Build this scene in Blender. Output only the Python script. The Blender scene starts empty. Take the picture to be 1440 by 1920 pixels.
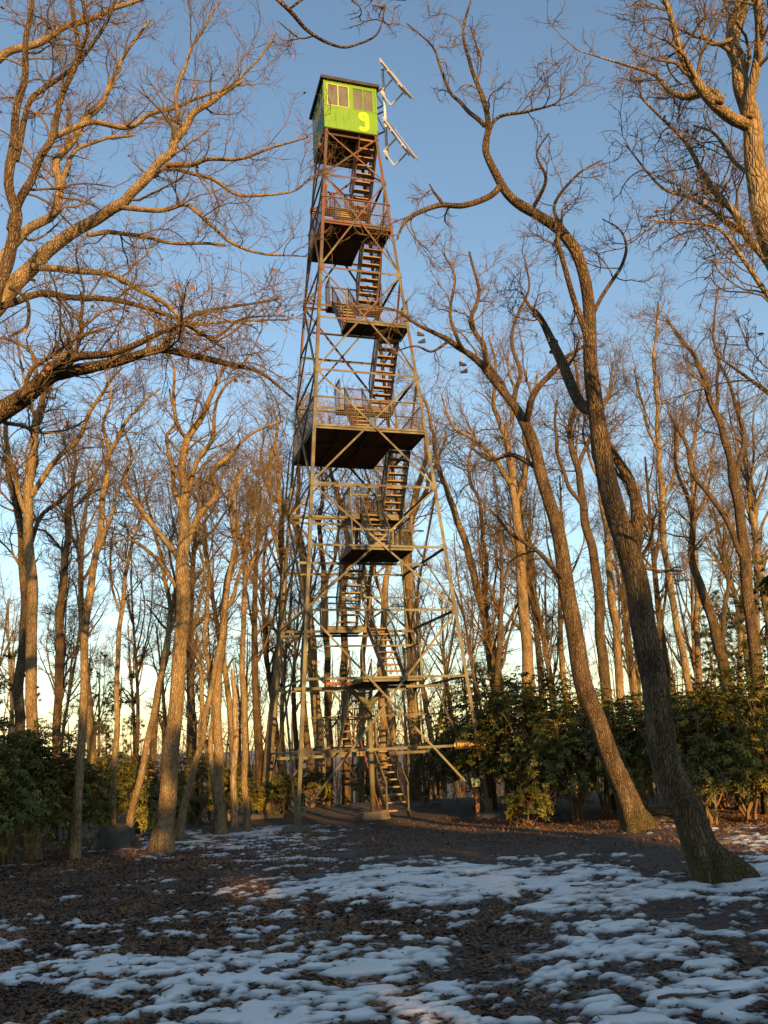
import bpy, math, random
import numpy as np
from mathutils import Matrix, Vector
S = bpy.context.scene
COL = S.collection
# ------------------------------------------------------------------ camera
EYE = 2.137
FPX = 1565.23                      # focal length in pixels of the 1440 x 1920 photograph
PIT, ROL = math.radians(15.597), math.radians(-2.648)
_f = np.array([0, math.cos(PIT), math.sin(PIT)]); _u = np.array([0, -math.sin(PIT), math.cos(PIT)]); _x = np.array([1., 0, 0])
CR = _x*math.cos(ROL)+_u*math.sin(ROL); CU = _u*math.cos(ROL)-_x*math.sin(ROL); CF = _f
cam = bpy.data.cameras.new('camera'); camo = bpy.data.objects.new('camera', cam); COL.objects.link(camo)
cam.sensor_fit = 'VERTICAL'; cam.sensor_height = 24; cam.lens = 24*FPX/1920
cam.clip_start = .05; cam.clip_end = 20000
mw = Matrix(((CR[0], CU[0], -CF[0], 0), (CR[1], CU[1], -CF[1], 0), (CR[2], CU[2], -CF[2], EYE), (0, 0, 0, 1)))
camo.matrix_world = mw
S.camera = camo
# ------------------------------------------------------------------ sky, sun, exposure
SUN_AZ, SUN_EL = math.radians(161), math.radians(12.0)      # azimuth clockwise from +Y (the viewing direction)
W = bpy.data.worlds.new('World'); S.world = W; W.use_nodes = True
nt = W.node_tree; bg = nt.nodes['Background']
sk = nt.nodes.new('ShaderNodeTexSky'); sk.sky_type = 'NISHITA'; sk.sun_disc = False
sk.sun_elevation = SUN_EL; sk.sun_rotation = SUN_AZ; sk.air_density = 1.25; sk.dust_density = .5; sk.ozone_density = 1.8; sk.altitude = 300
nt.links.new(sk.outputs[0], bg.inputs[0]); bg.inputs[1].default_value = .125
sl = bpy.data.lights.new('sun', 'SUN'); so = bpy.data.objects.new('sun', sl); COL.objects.link(so)
sl.energy = 5.0; sl.angle = math.radians(.5); sl.color = (1, .565, .18)
sd = Vector((math.sin(SUN_AZ)*math.cos(SUN_EL), math.cos(SUN_AZ)*math.cos(SUN_EL), math.sin(SUN_EL)))
so.rotation_euler = (-sd).to_track_quat('-Z', 'Y').to_euler(); so.location = (0, 0, 60)
S.view_settings.view_transform = 'Standard'; S.view_settings.look = 'None'; S.view_settings.gamma = 1
S.view_settings.use_curve_mapping = False; S.view_settings.exposure = 0.92
S.cycles.max_bounces = 6; S.cycles.diffuse_bounces = 3; S.cycles.transparent_max_bounces = 8

# ------------------------------------------------------------------ helpers
def ray(px, py): return CR*((px-720)/FPX)+CU*((960-py)/FPX)+CF
def at(px, py, Y):
    d = ray(px, py); return np.array([0, 0, EYE])+d*(Y/d[1])
def pxm(px, py, Y):                # metres per photograph pixel there
    return Y/ray(px, py)[1]/FPX
def smooth(a, b, x):
    t = np.clip((np.asarray(x, float)-a)/(b-a), 0, 1); return t*t*(3-2*t)
def _hash(i, j, s):
    h = (i.astype(np.int64)*374761393+j.astype(np.int64)*668265263+s*2147483647) & 0xffffffff
    h = ((h ^ (h >> 13))*1274126177) & 0xffffffff
    return ((h ^ (h >> 16)) & 0xffff)/65535.0
def noise2(x, y, s=0):
    x = np.asarray(x, float); y = np.asarray(y, float)
    i = np.floor(x); j = np.floor(y); a = x-i; b = y-j
    a = a*a*(3-2*a); b = b*b*(3-2*b); i = i.astype(int); j = j.astype(int)
    return (_hash(i, j, s)*(1-a)+_hash(i+1, j, s)*a)*(1-b)+(_hash(i, j+1, s)*(1-a)+_hash(i+1, j+1, s)*a)*b
def fbm(x, y, s=0, o=4):
    t = 0; A = .5
    for k in range(o):
        t = t+A*noise2(x*2**k+k*17.3, y*2**k-k*9.1, s+k); A *= .5
    return t/(1-.5**o)
def ground_z(x, y):
    x = np.asarray(x, float); y = np.asarray(y, float)
    z = .45*(1-smooth(11, 25, y))
    z = z-.22*np.maximum(y-33, 0)*smooth(33, 45, y)*.8
    z = z-.12*np.maximum(-x-17, 0)-.10*np.maximum(x-22, 0)-.10*np.maximum(-y-45, 0)
    z = np.maximum(z, -70+12*fbm(x/400, y/400, 5, 3))
    z = z+.17*np.exp(-((x-5.1)**2/3+(y-16.2)**2/1.2))+.12*np.exp(-((x-4.7)**2+(y-10.4)**2)/.8)
    z = z+.10*(fbm(x/2.2, y/2.2, 11, 3)-.5)+.035*(fbm(x/.35, y/.35, 21, 2)-.5)
    return z
def gp(px, py):
    d = ray(px, py); s = 3.0
    for k in range(4000):
        p = np.array([0, 0, EYE])+d*s
        if p[2] < ground_z(p[0], p[1]): return p
        s += .02
    return p
def gz(x, y): return float(ground_z(x, y))
def new_mesh(name, V, F=None, quads=None, tris=None, smooth_=False, mat=None, uv=None):
    """V (n,3); F python polygons, or index arrays of quads / triangles"""
    me = bpy.data.meshes.new(name)
    if F is not None:
        me.from_pydata([tuple(v) for v in V], [], F)
    else:
        V = np.asarray(V, np.float32); me.vertices.add(len(V)); me.vertices.foreach_set('co', V.ravel())
        parts = []; st = []; tot = []; n = 0
        for A, k in ((quads, 4), (tris, 3)):
            if A is not None and len(A):
                A = np.asarray(A, np.int32); parts.append(A.ravel()); st.append(np.arange(len(A))*k+n); tot.append(np.full(len(A), k)); n += A.size
        me.loops.add(n); me.loops.foreach_set('vertex_index', np.concatenate(parts))
        st = np.concatenate(st); me.polygons.add(len(st)); me.polygons.foreach_set('loop_start', st.astype(np.int32)); 
        me.polygons.foreach_set('loop_total', np.concatenate(tot).astype(np.int32))
        me.update(calc_edges=True); me.validate()
    if smooth_: me.polygons.foreach_set('use_smooth', np.ones(len(me.polygons), bool))
    if mat: me.materials.append(mat)
    return me
def put(name, me, parent=None, loc=None, rz=0):
    o = bpy.data.objects.new(name, me); COL.objects.link(o)
    if parent: o.parent = parent
    if loc is not None: o.location = loc
    if rz: o.rotation_euler = (0, 0, rz)
    return o
def tag(o, label=None, cat=None, group=None, kind=None):
    if label: o['label'] = label
    if cat: o['category'] = cat
    if group: o['group'] = group
    if kind: o['kind'] = kind
    return o
def thing(name, label, cat, loc=(0, 0, 0), rz=0, group=None):
    o = bpy.data.objects.new(name, None); COL.objects.link(o); o.empty_display_size = .3
    o.location = loc; o.rotation_euler = (0, 0, rz)
    return tag(o, label, cat, group)
class MB:
    """collects boxes, bars, rods, tubes into one mesh"""
    def __init__(s): s.V = []; s.F = []
    def add(s, V, F):
        n = len(s.V); s.V += [tuple(v) for v in V]; s.F += [tuple(i+n for i in f) for f in F]; return s
    def hexa(s, c8):
        return s.add(c8, [(0, 3, 2, 1), (4, 5, 6, 7), (0, 1, 5, 4), (1, 2, 6, 5), (2, 3, 7, 6), (3, 0, 4, 7)])
    def box(s, x0, x1, y0, y1, z0, z1):
        return s.hexa([(x0, y0, z0), (x1, y0, z0), (x1, y1, z0), (x0, y1, z0), (x0, y0, z1), (x1, y0, z1), (x1, y1, z1), (x0, y1, z1)])
    def bar(s, p, q, a, b, ref=(0, 0, 1)):
        """rectangular bar p->q, a across, b along the ref direction"""
        p = Vector(p); q = Vector(q); t = (q-p).normalized(); r = Vector(ref); n = r-t*r.dot(t)
        if n.length < 1e-4: r = Vector((1, 0, 0)); n = r-t*r.dot(t)
        n.normalize(); m = t.cross(n); A = m*(a/2); B = n*(b/2)
        return s.hexa([p-A-B, p+A-B, p+A+B, p-A+B, q-A-B, q+A-B, q+A+B, q-A+B])
    def angle(s, p, q, w, th, out, ref=(0, 0, 1)):
        """L-section p->q: one flange in the plane facing `out`, the other behind it along the ref side"""
        p = Vector(p); q = Vector(q); t = (q-p).normalized(); n = Vector(out); n = (n-t*n.dot(t)).normalized(); m = t.cross(n)
        if m.dot(Vector(ref)) < 0: m = -m
        s.hexa([p-m*w/2, p+m*w/2, p+m*w/2-n*th, p-m*w/2-n*th, q-m*w/2, q+m*w/2, q+m*w/2-n*th, q-m*w/2-n*th])
        a = m*(w/2); 
        s.hexa([p+a-n*th, p+a-m*th-n*th, p+a-m*th-n*w, p+a-n*w, q+a-n*th, q+a-m*th-n*th, q+a-m*th-n*w, q+a-n*w])
        return s
    def tube(s, pts, r, k=8):
        pts = [Vector(p) for p in pts]; rs = r if isinstance(r, (list, tuple)) else [r]*len(pts)
        rings = []
        for i, p in enumerate(pts):
            t = (pts[min(i+1, len(pts)-1)]-pts[max(i-1, 0)]).normalized()
            a = Vector((0, 0, 1)) if abs(t.z) < .9 else Vector((1, 0, 0)); u = t.cross(a).normalized(); v = t.cross(u)
            rings.append([p+(u*math.cos(2*math.pi*j/k)+v*math.sin(2*math.pi*j/k))*rs[i] for j in range(k)])
        V = [v for R in rings for v in R]; F = []
        for i in range(len(pts)-1):
            for j in range(k): F.append((i*k+j, i*k+(j+1) % k, (i+1)*k+(j+1) % k, (i+1)*k+j))
        F.append(tuple(range(k))[::-1]); F.append(tuple(range((len(pts)-1)*k, len(pts)*k)))
        return s.add(V, F)
    def mesh(s, name, mat, sm=False):
        me = new_mesh(name, s.V, F=s.F, mat=mat, smooth_=sm); return me
    def build(s, name, mat, parent=None, sm=False):
        return put(name, s.mesh(name, mat, sm), parent)
# ------------------------------------------------------------------ materials
def ramp(n, fac, cols):
    r = n.nodes.new('ShaderNodeValToRGB'); e = r.color_ramp.elements
    while len(e) < len(cols): e.new(.5)
    for i, (p, c) in enumerate(cols): e[i].position = p; e[i].color = (*c, 1)
    n.links.new(fac, r.inputs[0]); return r.outputs[0]
def noise_n(n, scale, detail=5, stretch=None, rough=.6, coord='Object', dist=0):
    tc = n.nodes.new('ShaderNodeTexCoord'); mp = n.nodes.new('ShaderNodeMapping'); nz = n.nodes.new('ShaderNodeTexNoise')
    if stretch: mp.inputs['Scale'].default_value = stretch
    nz.inputs['Scale'].default_value = scale; nz.inputs['Detail'].default_value = detail; nz.inputs['Roughness'].default_value = rough; nz.inputs['Distortion'].default_value = dist
    n.links.new(tc.outputs[coord], mp.inputs[0]); n.links.new(mp.outputs[0], nz.inputs[0]); return nz.outputs[0]
def M(name, cols, scale=4, stretch=None, rough=.8, bump=0, bscale=None, metal=0, detail=5, spec=.3, bstretch=None, dist=.02):
    m = bpy.data.materials.new(name); m.use_nodes = True; n = m.node_tree; b = n.nodes['Principled BSDF']
    b.inputs['Roughness'].default_value = rough; b.inputs['Metallic'].default_value = metal; b.inputs['Specular IOR Level'].default_value = spec
    if len(cols) == 1: b.inputs['Base Color'].default_value = (*cols[0], 1)
    else:
        k = len(cols); cc = [(.3+.4*i/(k-1), c) for i, c in enumerate(cols)] if not isinstance(cols[0][0], float) or len(cols[0]) == 3 else cols
        n.links.new(ramp(n, noise_n(n, scale, detail, stretch), cc), b.inputs['Base Color'])
    if bump:
        bp = n.nodes.new('ShaderNodeBump'); bp.inputs['Strength'].default_value = bump; bp.inputs['Distance'].default_value = dist
        n.links.new(noise_n(n, bscale or scale, 4, bstretch or stretch), bp.inputs['Height']); n.links.new(bp.outputs[0], b.inputs['Normal'])
    return m
def bark_mat(name, cols, sc=9, bump=.9, mossy=0):
    m = M(name, cols, sc*.5, (1, 1, .3), .92, 0, spec=.1); n = m.node_tree; b = n.nodes['Principled BSDF']
    tc = n.nodes.new('ShaderNodeTexCoord'); mp = n.nodes.new('ShaderNodeMapping'); mp.inputs['Scale'].default_value = (1, 1, .22)
    vo = n.nodes.new('ShaderNodeTexVoronoi'); vo.feature = 'DISTANCE_TO_EDGE'; vo.inputs['Scale'].default_value = sc*2.4
    nz = n.nodes.new('ShaderNodeTexNoise'); nz.inputs['Scale'].default_value = 3; mx = n.nodes.new('ShaderNodeVectorMath'); mx.operation = 'ADD'
    sc_ = n.nodes.new('ShaderNodeVectorMath'); sc_.operation = 'SCALE'; sc_.inputs['Scale'].default_value = .12
    n.links.new(tc.outputs['Object'], mp.inputs[0]); n.links.new(tc.outputs['Object'], nz.inputs[0]); n.links.new(nz.outputs['Color'], sc_.inputs[0])
    n.links.new(mp.outputs[0], mx.inputs[0]); n.links.new(sc_.outputs[0], mx.inputs[1]); n.links.new(mx.outputs[0], vo.inputs['Vector'])
    bp = n.nodes.new('ShaderNodeBump'); bp.inputs['Strength'].default_value = bump; bp.inputs['Distance'].default_value = .03
    r = ramp(n, vo.outputs['Distance'], [(0, (0, 0, 0)), (.25, (1, 1, 1))])
    dk = ramp(n, vo.outputs['Distance'], [(0, (.42, .40, .38)), (.16, (1, 1, 1))]); ml = n.nodes.new('ShaderNodeMix'); ml.data_type = 'RGBA'; ml.blend_type = 'MULTIPLY'; ml.inputs['Factor'].default_value = 1
    s0 = b.inputs['Base Color'].links[0].from_socket; n.links.new(s0, ml.inputs['A']); n.links.new(dk, ml.inputs['B']); n.links.new(ml.outputs['Result'], b.inputs['Base Color'])
    n.links.new(r, bp.inputs['Height']); n.links.new(bp.outputs[0], b.inputs['Normal'])
    if mossy:                                       # moss grown on the lowest metre
        sep = n.nodes.new('ShaderNodeSeparateXYZ'); n.links.new(tc.outputs['Object'], sep.inputs[0])
        ad = n.nodes.new('ShaderNodeMath'); ad.operation = 'MULTIPLY_ADD'; ad.inputs[1].default_value = 1.2; n.links.new(nz.outputs[0], ad.inputs[0]); 
        sb = n.nodes.new('ShaderNodeMath'); sb.operation = 'MULTIPLY'; sb.inputs[1].default_value = -1.0; n.links.new(sep.outputs['Z'], sb.inputs[0]); n.links.new(sb.outputs[0], ad.inputs[2])
        rr = ramp(n, ad.outputs[0], [(.0, (0, 0, 0)), (.35, (mossy,)*3)])
        mi = n.nodes.new('ShaderNodeMix'); mi.data_type = 'RGBA'; n.links.new(rr, mi.inputs['Factor'])
        src = b.inputs['Base Color'].links[0].from_socket; n.links.new(src, mi.inputs['A']); mi.inputs['B'].default_value = (.07, .075, .02, 1); n.links.new(mi.outputs['Result'], b.inputs['Base Color'])
    return m
def steel_mat():
    m = M('weathered_green_steel', [(.115, .038, .018), (.055, .050, .028), (.145, .128, .068)], 1.6, None, .6, .25, 40, dist=.004, spec=.4, detail=8)
    n = m.node_tree; b = n.nodes['Principled BSDF']; r = b.inputs['Base Color'].links[0].from_node; nz = r.inputs[0].links[0].from_socket
    tc = n.nodes.new('ShaderNodeTexCoord'); sep = n.nodes.new('ShaderNodeSeparateXYZ'); n.links.new(tc.outputs['Object'], sep.inputs[0])
    mr = n.nodes.new('ShaderNodeMapRange'); mr.inputs[1].default_value = 8; mr.inputs[2].default_value = 25; mr.inputs[3].default_value = .16; mr.inputs[4].default_value = -.07
    n.links.new(sep.outputs['Z'], mr.inputs[0]); ad = n.nodes.new('ShaderNodeMath'); n.links.new(nz, ad.inputs[0]); n.links.new(mr.outputs[0], ad.inputs[1]); n.links.new(ad.outputs[0], r.inputs[0])
    e = r.color_ramp.elements; e[0].position = .46; e[1].position = .54; e[2].position = .72
    return m
MT = dict(
    steel=steel_mat(), tread=M('weathered_tread_wood', [(.20, .13, .07), (.32, .22, .12)], 6, (1, 6, 6), .85),
    plank=M('dark_deck_boards', [(.05, .035, .025), (.10, .07, .045)], 5, (1, 8, 1), .9),
    wire=M('rusty_wire', [(.16, .08, .045), (.2, .16, .12)], 5, None, .7),
    green=M('lime_green_paint', [(.085, .19, .016), (.115, .25, .018), (.122, .265, .018), (.128, .275, .019)], 2.5, (3, 3, .6), .55, .1, 30, dist=.004),
    green_shaded=M('shaded_green_paint', [(.035, .16, .11), (.05, .20, .13), (.07, .12, .08)], 2, None, .6, .1, 30, dist=.004),  # the cab's green on its shaded side, shade put into the colour
    cream=M('cream_frame_paint', [(.42, .42, .12), (.50, .48, .16)], 5, None, .6),
    yellow=M('yellow_numeral_paint', [(.72, .72, .008), (.75, .76, .01)], 3, None, .5),
    roof=M('dark_roofing', [(.03, .025, .025), (.06, .05, .045)], 5, None, .8),
    alu=M('aluminium', [(.55, .55, .54), (.66, .65, .62)], 4, None, .45, metal=.35),
    white=M('white_backsheet', [(.45, .46, .47), (.5, .5, .5)], 4, None, .5),
    cell=M('solar_cells', [(.01, .015, .04), (.015, .02, .05)], 20, None, .12, spec=.6),
    black=M('black_iron', [(.02, .02, .02), (.035, .03, .03)], 6, None, .6),
    conc=M('old_concrete', [(.065, .058, .048), (.13, .115, .09), (.10, .09, .055)], 5, None, .92, .5, 25),
    brown=M('brown_sign_board', [(.085, .034, .012), (.11, .045, .016)], 5, (1, 1, 6), .7),
    letter=M('yellow_routed_letters', [(.72, .50, .10), (.75, .54, .12)], 5, None, .6),
    post=M('wooden_post', [(.22, .10, .045), (.30, .15, .07)], 4, (3, 3, .4), .85, .4, 30),
    panel=M('pale_green_notice', [(.24, .30, .18), (.28, .33, .20)], 6, None, .45),
    ink=M('olive_print', [(.30, .34, .10), (.35, .36, .12)], 6, None, .6),
    rock=M('grey_boulder', [(.04, .037, .034), (.085, .08, .07), (.06, .06, .05)], 4, None, .9, .7, 14),
    wetrock=M('dark_flat_stone', [(.045, .04, .038), (.09, .08, .072)], 7, None, .7, .6, 18),
    soil=M('bare_soil', [(.035, .026, .020), (.082, .060, .046), (.052, .038, .029)], 1.3, None, .95, .8, 14, detail=9, dist=.03),
    litter=M('brown_leaf', [(.06, .036, .025), (.15, .078, .042), (.28, .145, .062)], 1.5, None, .8, detail=9),
    twig=M('fallen_twig', [(.08, .05, .035), (.13, .09, .06)], 5, None, .9),
    dleaf=M('dead_oak_leaf', [(.22, .09, .035), (.32, .15, .06)], 9, None, .8),
    rhodo=M('rhododendron_leaf', [(.026, .036, .008), (.085, .092, .015), (.27, .225, .030)], 2.2, None, .52, spec=.35, detail=6),
    pine=M('pine_needles', [(.025, .042, .014), (.05, .065, .02), (.075, .075, .022)], 1.2, None, .7),
    stem=M('shrub_stem', [(.12, .075, .04), (.22, .14, .07)], 5, (1, 1, .4), .9),
    bark=bark_mat('grey_brown_bark', [(.13, .092, .052), (.27, .195, .105), (.37, .275, .155)], 11, .6),
    barkd=bark_mat('dark_ridged_bark', [(.065, .046, .030), (.15, .106, .064), (.23, .165, .10)], 15, .9, .4),
    barkp=bark_mat('pale_stripped_bark', [(.26, .20, .13), (.36, .28, .18)], 5, .5),
    twigs=M('bare_twigs', [(.085, .058, .034), (.18, .125, .068)], 3, None, .9, spec=.15),
    shoe=M('old_dark_shoe', [(.035, .03, .028), (.07, .06, .055)], 6, None, .8),
    lace=M('shoelace', [(.3, .28, .25), (.35, .32, .3)], 6, None, .8),
    plastic=M('white_board', [(.55, .56, .55), (.62, .62, .6)], 5, None, .6),
)
def snow_mat():
    m = M('old_snow', [(.66, .655, .63), (.80, .79, .765)], 2.5, None, .6, .5, 26, dist=.02, detail=7, spec=.3)
    n = m.node_tree; b = n.nodes['Principled BSDF']; at_ = n.nodes.new('ShaderNodeAttribute'); at_.attribute_name = 'thickness'
    r = ramp(n, at_.outputs['Fac'], [(.0, (.0, .0, .0)), (.22, (.45, .45, .45)), (.75, (1, 1, 1))]); mi = n.nodes.new('ShaderNodeMix'); mi.data_type = 'RGBA'
    src = b.inputs['Base Color'].links[0].from_socket; n.links.new(r, mi.inputs['Factor']); mi.inputs['A'].default_value = (.085, .072, .062, 1); n.links.new(src, mi.inputs['B']); n.links.new(mi.outputs['Result'], b.inputs['Base Color']); return m
MT['snow'] = snow_mat()
def glass_mat():
    m = bpy.data.materials.new('dusty_window_glass'); m.use_nodes = True; n = m.node_tree; b = n.nodes['Principled BSDF']
    n.links.new(ramp(n, noise_n(n, 3, 4, (1, 1, .4)), [(.3, (.095, .095, .07)), (.7, (.155, .15, .11))]), b.inputs['Base Color'])
    b.inputs['Roughness'].default_value = .12; b.inputs['Specular IOR Level'].default_value = .5; return m
MT['glass'] = glass_mat()

# ------------------------------------------------------------------ ground, snow, far hills
def gp(px, py):                                        # the ground point seen at a photograph pixel
    d = ray(px, py); p = np.array([0, 14., 0])
    for k in range(14):
        s = (gz(p[0], p[1])-EYE)/d[2] if d[2] < -1e-3 else 40
        s = min(max(s, 3), 60); p = np.array([0, 0, EYE])+d*(.5*s+.5*(p[1]/d[1]))
    p[2] = gz(p[0], p[1]); return p
PXC = np.array([0, 180, 360, 540, 720, 900, 1080, 1260, 1440.])
SNOW_ROWS = np.array([1515, 1540, 1560, 1585, 1610, 1630, 1655, 1680, 1700, 1725, 1750, 1780, 1810, 1850, 1900.])
SNOW_COV = np.array([[.1, .2, .4, .3, .35, .2, .1, .1, .1], [.1, .3, .5, .5, .2, .05, .12, .42, .25], [.1, .45, .65, .6, .05, .0, .2, .62, .4], [.0, .3, .6, .45, .1, .0, .0, .05, .65], [.2, .3, .35, .5, .35, .3, .5, .1, .6],
                     [.25, .28, .25, .42, .58, .76, .72, .35, .7], [.12, .18, .3, .55, .86, .97, .92, .8, .8], [.08, .18, .36, .55, .8, .75, .8, .85, .8], [.1, .15, .35, .5, .5, .55, .65, .5, .42],
                     [.48, .45, .3, .5, .45, .5, .55, .38, .3], [.55, .45, .4, .58, .3, .35, .68, .6, .5], [.65, .62, .42, .64, .62, .35, .78, .65, .6], [.65, .78, .62, .8, .74, .6, .68, .75, .7],
                     [.5, .75, .8, .86, .8, .48, .72, .75, .6], [.4, .7, .78, .9, .85, .55, .65, .68, .6]])
LIT_ROWS = np.array([1515, 1540, 1570, 1600, 1650, 1700, 1760, 1850, 1920.])
LIT = np.array([[.6, .4, .3, .6, .7, 1, 1, 1, 1], [.6, .4, .3, .4, .5, .7, .6, .5, 1], [1, .6, .35, .4, .15, .12, .12, .3, .6], [1, 1, .8, .6, .12, .08, .08, .1, .5], [1, 1, 1, .7, .3, .2, .2, .15, .3],
                [1, 1, 1, .8, .9, .4, .3, .22, .3], [.9, .9, 1, .9, 1, .9, .4, .3, .4], [1, .8, .5, .4, .6, .8, .5, .4, .5], [1, .8, .5, .4, .6, .8, .5, .4, .5]])
def spread(x, y, rows, tab):
    """cover of the ground at (x, y), read from a coarse table of what lies where on the clearing"""
    x = np.asarray(x, float); y = np.asarray(y, float); z = .45*(1-smooth(11, 25, y))-EYE
    q0 = x*CR[0]+y*CR[1]+z*CR[2]; q1 = x*CU[0]+y*CU[1]+z*CU[2]; q2 = np.maximum(x*CF[0]+y*CF[1]+z*CF[2], .5)
    px = np.clip(720+FPX*q0/q2, 0, 1440)/180; py = np.clip(960-FPX*q1/q2, rows[0], rows[-1])
    fi = np.interp(py, rows, np.arange(len(rows))); i = np.minimum(fi.astype(int), len(rows)-2); a = fi-i
    j = np.minimum(px.astype(int), 7); b = px-j
    return (tab[i, j]*(1-a)+tab[i+1, j]*a)*(1-b)+(tab[i, j+1]*(1-a)+tab[i+1, j+1]*a)*b
def snow_t(x, y):
    wx = x+.25*(fbm(x/.9, y/.9, 171, 2)-.5); wy = y+.2*(fbm(x/.8, y/.8, 173, 2)-.5)
    n = .27*fbm(wx/.85, wy/.6, 31, 3)+.43*fbm(wx/.25, wy/.17, 47, 4)+.30*fbm(wx/.085, wy/.07, 53, 2)
    n = n-.10*np.maximum(0, noise2(x/.30, y/.30, 77)-.60)*2.4
    return (n-.5)+(spread(x, y, SNOW_ROWS, SNOW_COV)-.605)*.40
def graded(a, b, d0, grow, far):
    """coordinates from a to b in steps d0, then growing outwards to +-far"""
    c = list(np.arange(a, b, d0)); s = d0; e = c[-1]
    while e < far: s *= grow; e += s; c.append(e)
    s = d0; e = a; pre = []
    while e > -far: s *= grow; e -= s; pre.append(e)
    return np.array(pre[::-1]+c)
gx = graded(-12, 12.5, .095, 1.13, 6000); gy = graded(4, 27, .085, 1.13, 6000)
X, Y = np.meshgrid(gx, gy); Z = ground_z(X, Y)
fine = (np.abs(X) < 13) & (Y > 3) & (Y < 28)
Z = Z+np.where(fine, .02*(fbm(X/.12, Y/.12, 91, 2)-.5), 0)
n, m = X.shape; idx = np.arange(n*m).reshape(n, m)
Q = np.stack([idx[:-1, :-1], idx[:-1, 1:], idx[1:, 1:], idx[1:, :-1]], -1).reshape(-1, 4)
tag(put('ground', new_mesh('ground', np.stack([X, Y, Z], -1).reshape(-1, 3), quads=Q, smooth_=True, mat=MT['soil'])), 'dark bare soil clearing on the hilltop under patchy snow and leaves', kind='structure')
# snow: its own sheet, rising from the soil where it lies
ys = [4.2]
while ys[-1] < 27: ys.append(ys[-1]+.0036*ys[-1])
ys = np.array(ys); uu = np.arange(-.62, .62, .0032)
Y = np.repeat(ys[:, None], len(uu), 1); X = Y*uu[None, :]
T = snow_t(X, Y); edge = smooth(0, 2.2, 27-Y)
T = T*edge-.05*(1-edge)
Z = ground_z(X, Y)+.006+np.clip(T*.20, -.02, .022)+.010*fbm(X/.16, Y/.18, 61, 3)*smooth(0, .06, T)
n, m = X.shape; idx = np.arange(n*m).reshape(n, m)
Q = np.stack([idx[:-1, :-1], idx[:-1, 1:], idx[1:, 1:], idx[1:, :-1]], -1).reshape(-1, 4)
keep = (T.reshape(-1)[Q] > -.004).any(1); Q = Q[keep]
u, inv = np.unique(Q, return_inverse=True); TV = np.clip(T.reshape(-1)[u]*7, 0, 1)*1.0; V = np.stack([X, Y, Z], -1).reshape(-1, 3)[u]
sm = new_mesh('snow', V, quads=inv.reshape(-1, 4), smooth_=True, mat=MT['snow']); sm.attributes.new('thickness', 'FLOAT', 'POINT').data.foreach_set('value', TV.astype(np.float32))
tag(put('snow', sm), 'trodden patchy old snow lying in streaks over the clearing', kind='stuff')
# fallen oak leaves
rng = np.random.default_rng(4)
N = 240000; ly = 4.3*np.exp(rng.random(N)*math.log(26/4.3)); lx = ly*rng.uniform(-.60, .60, N)
den = spread(lx, ly, LIT_ROWS, LIT); sn = snow_t(lx, ly)
patch = smooth(.36, .60, fbm(lx/1.1, ly/1.1, 131, 3))
fx = np.r_[rng.uniform(1.2, 13, 24000), rng.uniform(-12, -2.5, 9000)]; fy = rng.uniform(14.5, 24, 33000); lx = np.r_[lx, fx]; ly = np.r_[ly, fy]; N = len(lx)
den = spread(lx, ly, LIT_ROWS, LIT); sn = snow_t(lx, ly); patch = smooth(.36, .60, fbm(lx/1.1, ly/1.1, 131, 3))
ok = rng.random(N) < np.minimum(1, den*np.where(sn > .0, np.where(sn > .05, .018, .12), 1.0)*(.35+.65*patch))
lx, ly = lx[ok], ly[ok]; N = len(lx)
sz = rng.uniform(.013, .034, N); th = rng.random(N)*6.283; tilt = rng.normal(0, .24, (N, 2))*np.where(ly > 14, 2.2, 1)[:, None]; 
sil = np.array([[-1, 0], [-.35, .46], [.45, .36], [1, 0], [.5, -.40], [-.4, -.42]])
c, s_ = np.cos(th), np.sin(th)
LX = sz[:, None]*(sil[:, 0]*c[:, None]-sil[:, 1]*s_[:, None]); LY = sz[:, None]*(sil[:, 0]*s_[:, None]+sil[:, 1]*c[:, None])
LZ = LX*tilt[:, :1]+LY*tilt[:, 1:]+np.abs(sil[None, :, 1])*sz[:, None]*rng.uniform(-.3, .7, (N, 1))
LZ = LZ-LZ.min(1, keepdims=True)*.7+ground_z(lx, ly)[:, None]+.006+np.clip(snow_t(lx, ly)*.20, 0, .024)[:, None]
V = np.stack([lx[:, None]+LX, ly[:, None]+LY, LZ], -1).reshape(-1, 3); b = (np.arange(N)*6)[:, None]
qd = np.concatenate([b+np.array([[0, 1, 2, 3]]), b+np.array([[0, 3, 4, 5]])])
tag(put('leaf_litter', new_mesh('leaf_litter', V, quads=qd, mat=MT['litter'])), 'brown fallen oak leaves scattered over the soil and snow', kind='stuff')
# far ridges beyond the hilltop
def ridge(Y0, h, seed, c, L=9000):
    xs = np.linspace(-L, L, 160); hh = -70+h*(.35+.65*fbm(xs/1500, xs*0+seed, seed, 4)); V = []; 
    rows = [(0, 0), (.25, .45), (.6, .85), (1, 1), (1.5, .8)]
    P = np.stack([np.stack([xs, np.full_like(xs, Y0+r*900), -72+(hh+72)*k], -1) for r, k in rows], 0)
    n, m = P.shape[:2]; idx = np.arange(n*m).reshape(n, m)
    Q = np.stack([idx[:-1, :-1], idx[:-1, 1:], idx[1:, 1:], idx[1:, :-1]], -1).reshape(-1, 4)
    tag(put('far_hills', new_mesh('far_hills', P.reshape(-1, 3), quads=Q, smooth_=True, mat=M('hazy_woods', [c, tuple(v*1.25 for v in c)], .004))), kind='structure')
ridge(2600, 62, 3, (.13, .115, .12)); ridge(4600, 105, 9, (.17, .16, .185))
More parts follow.
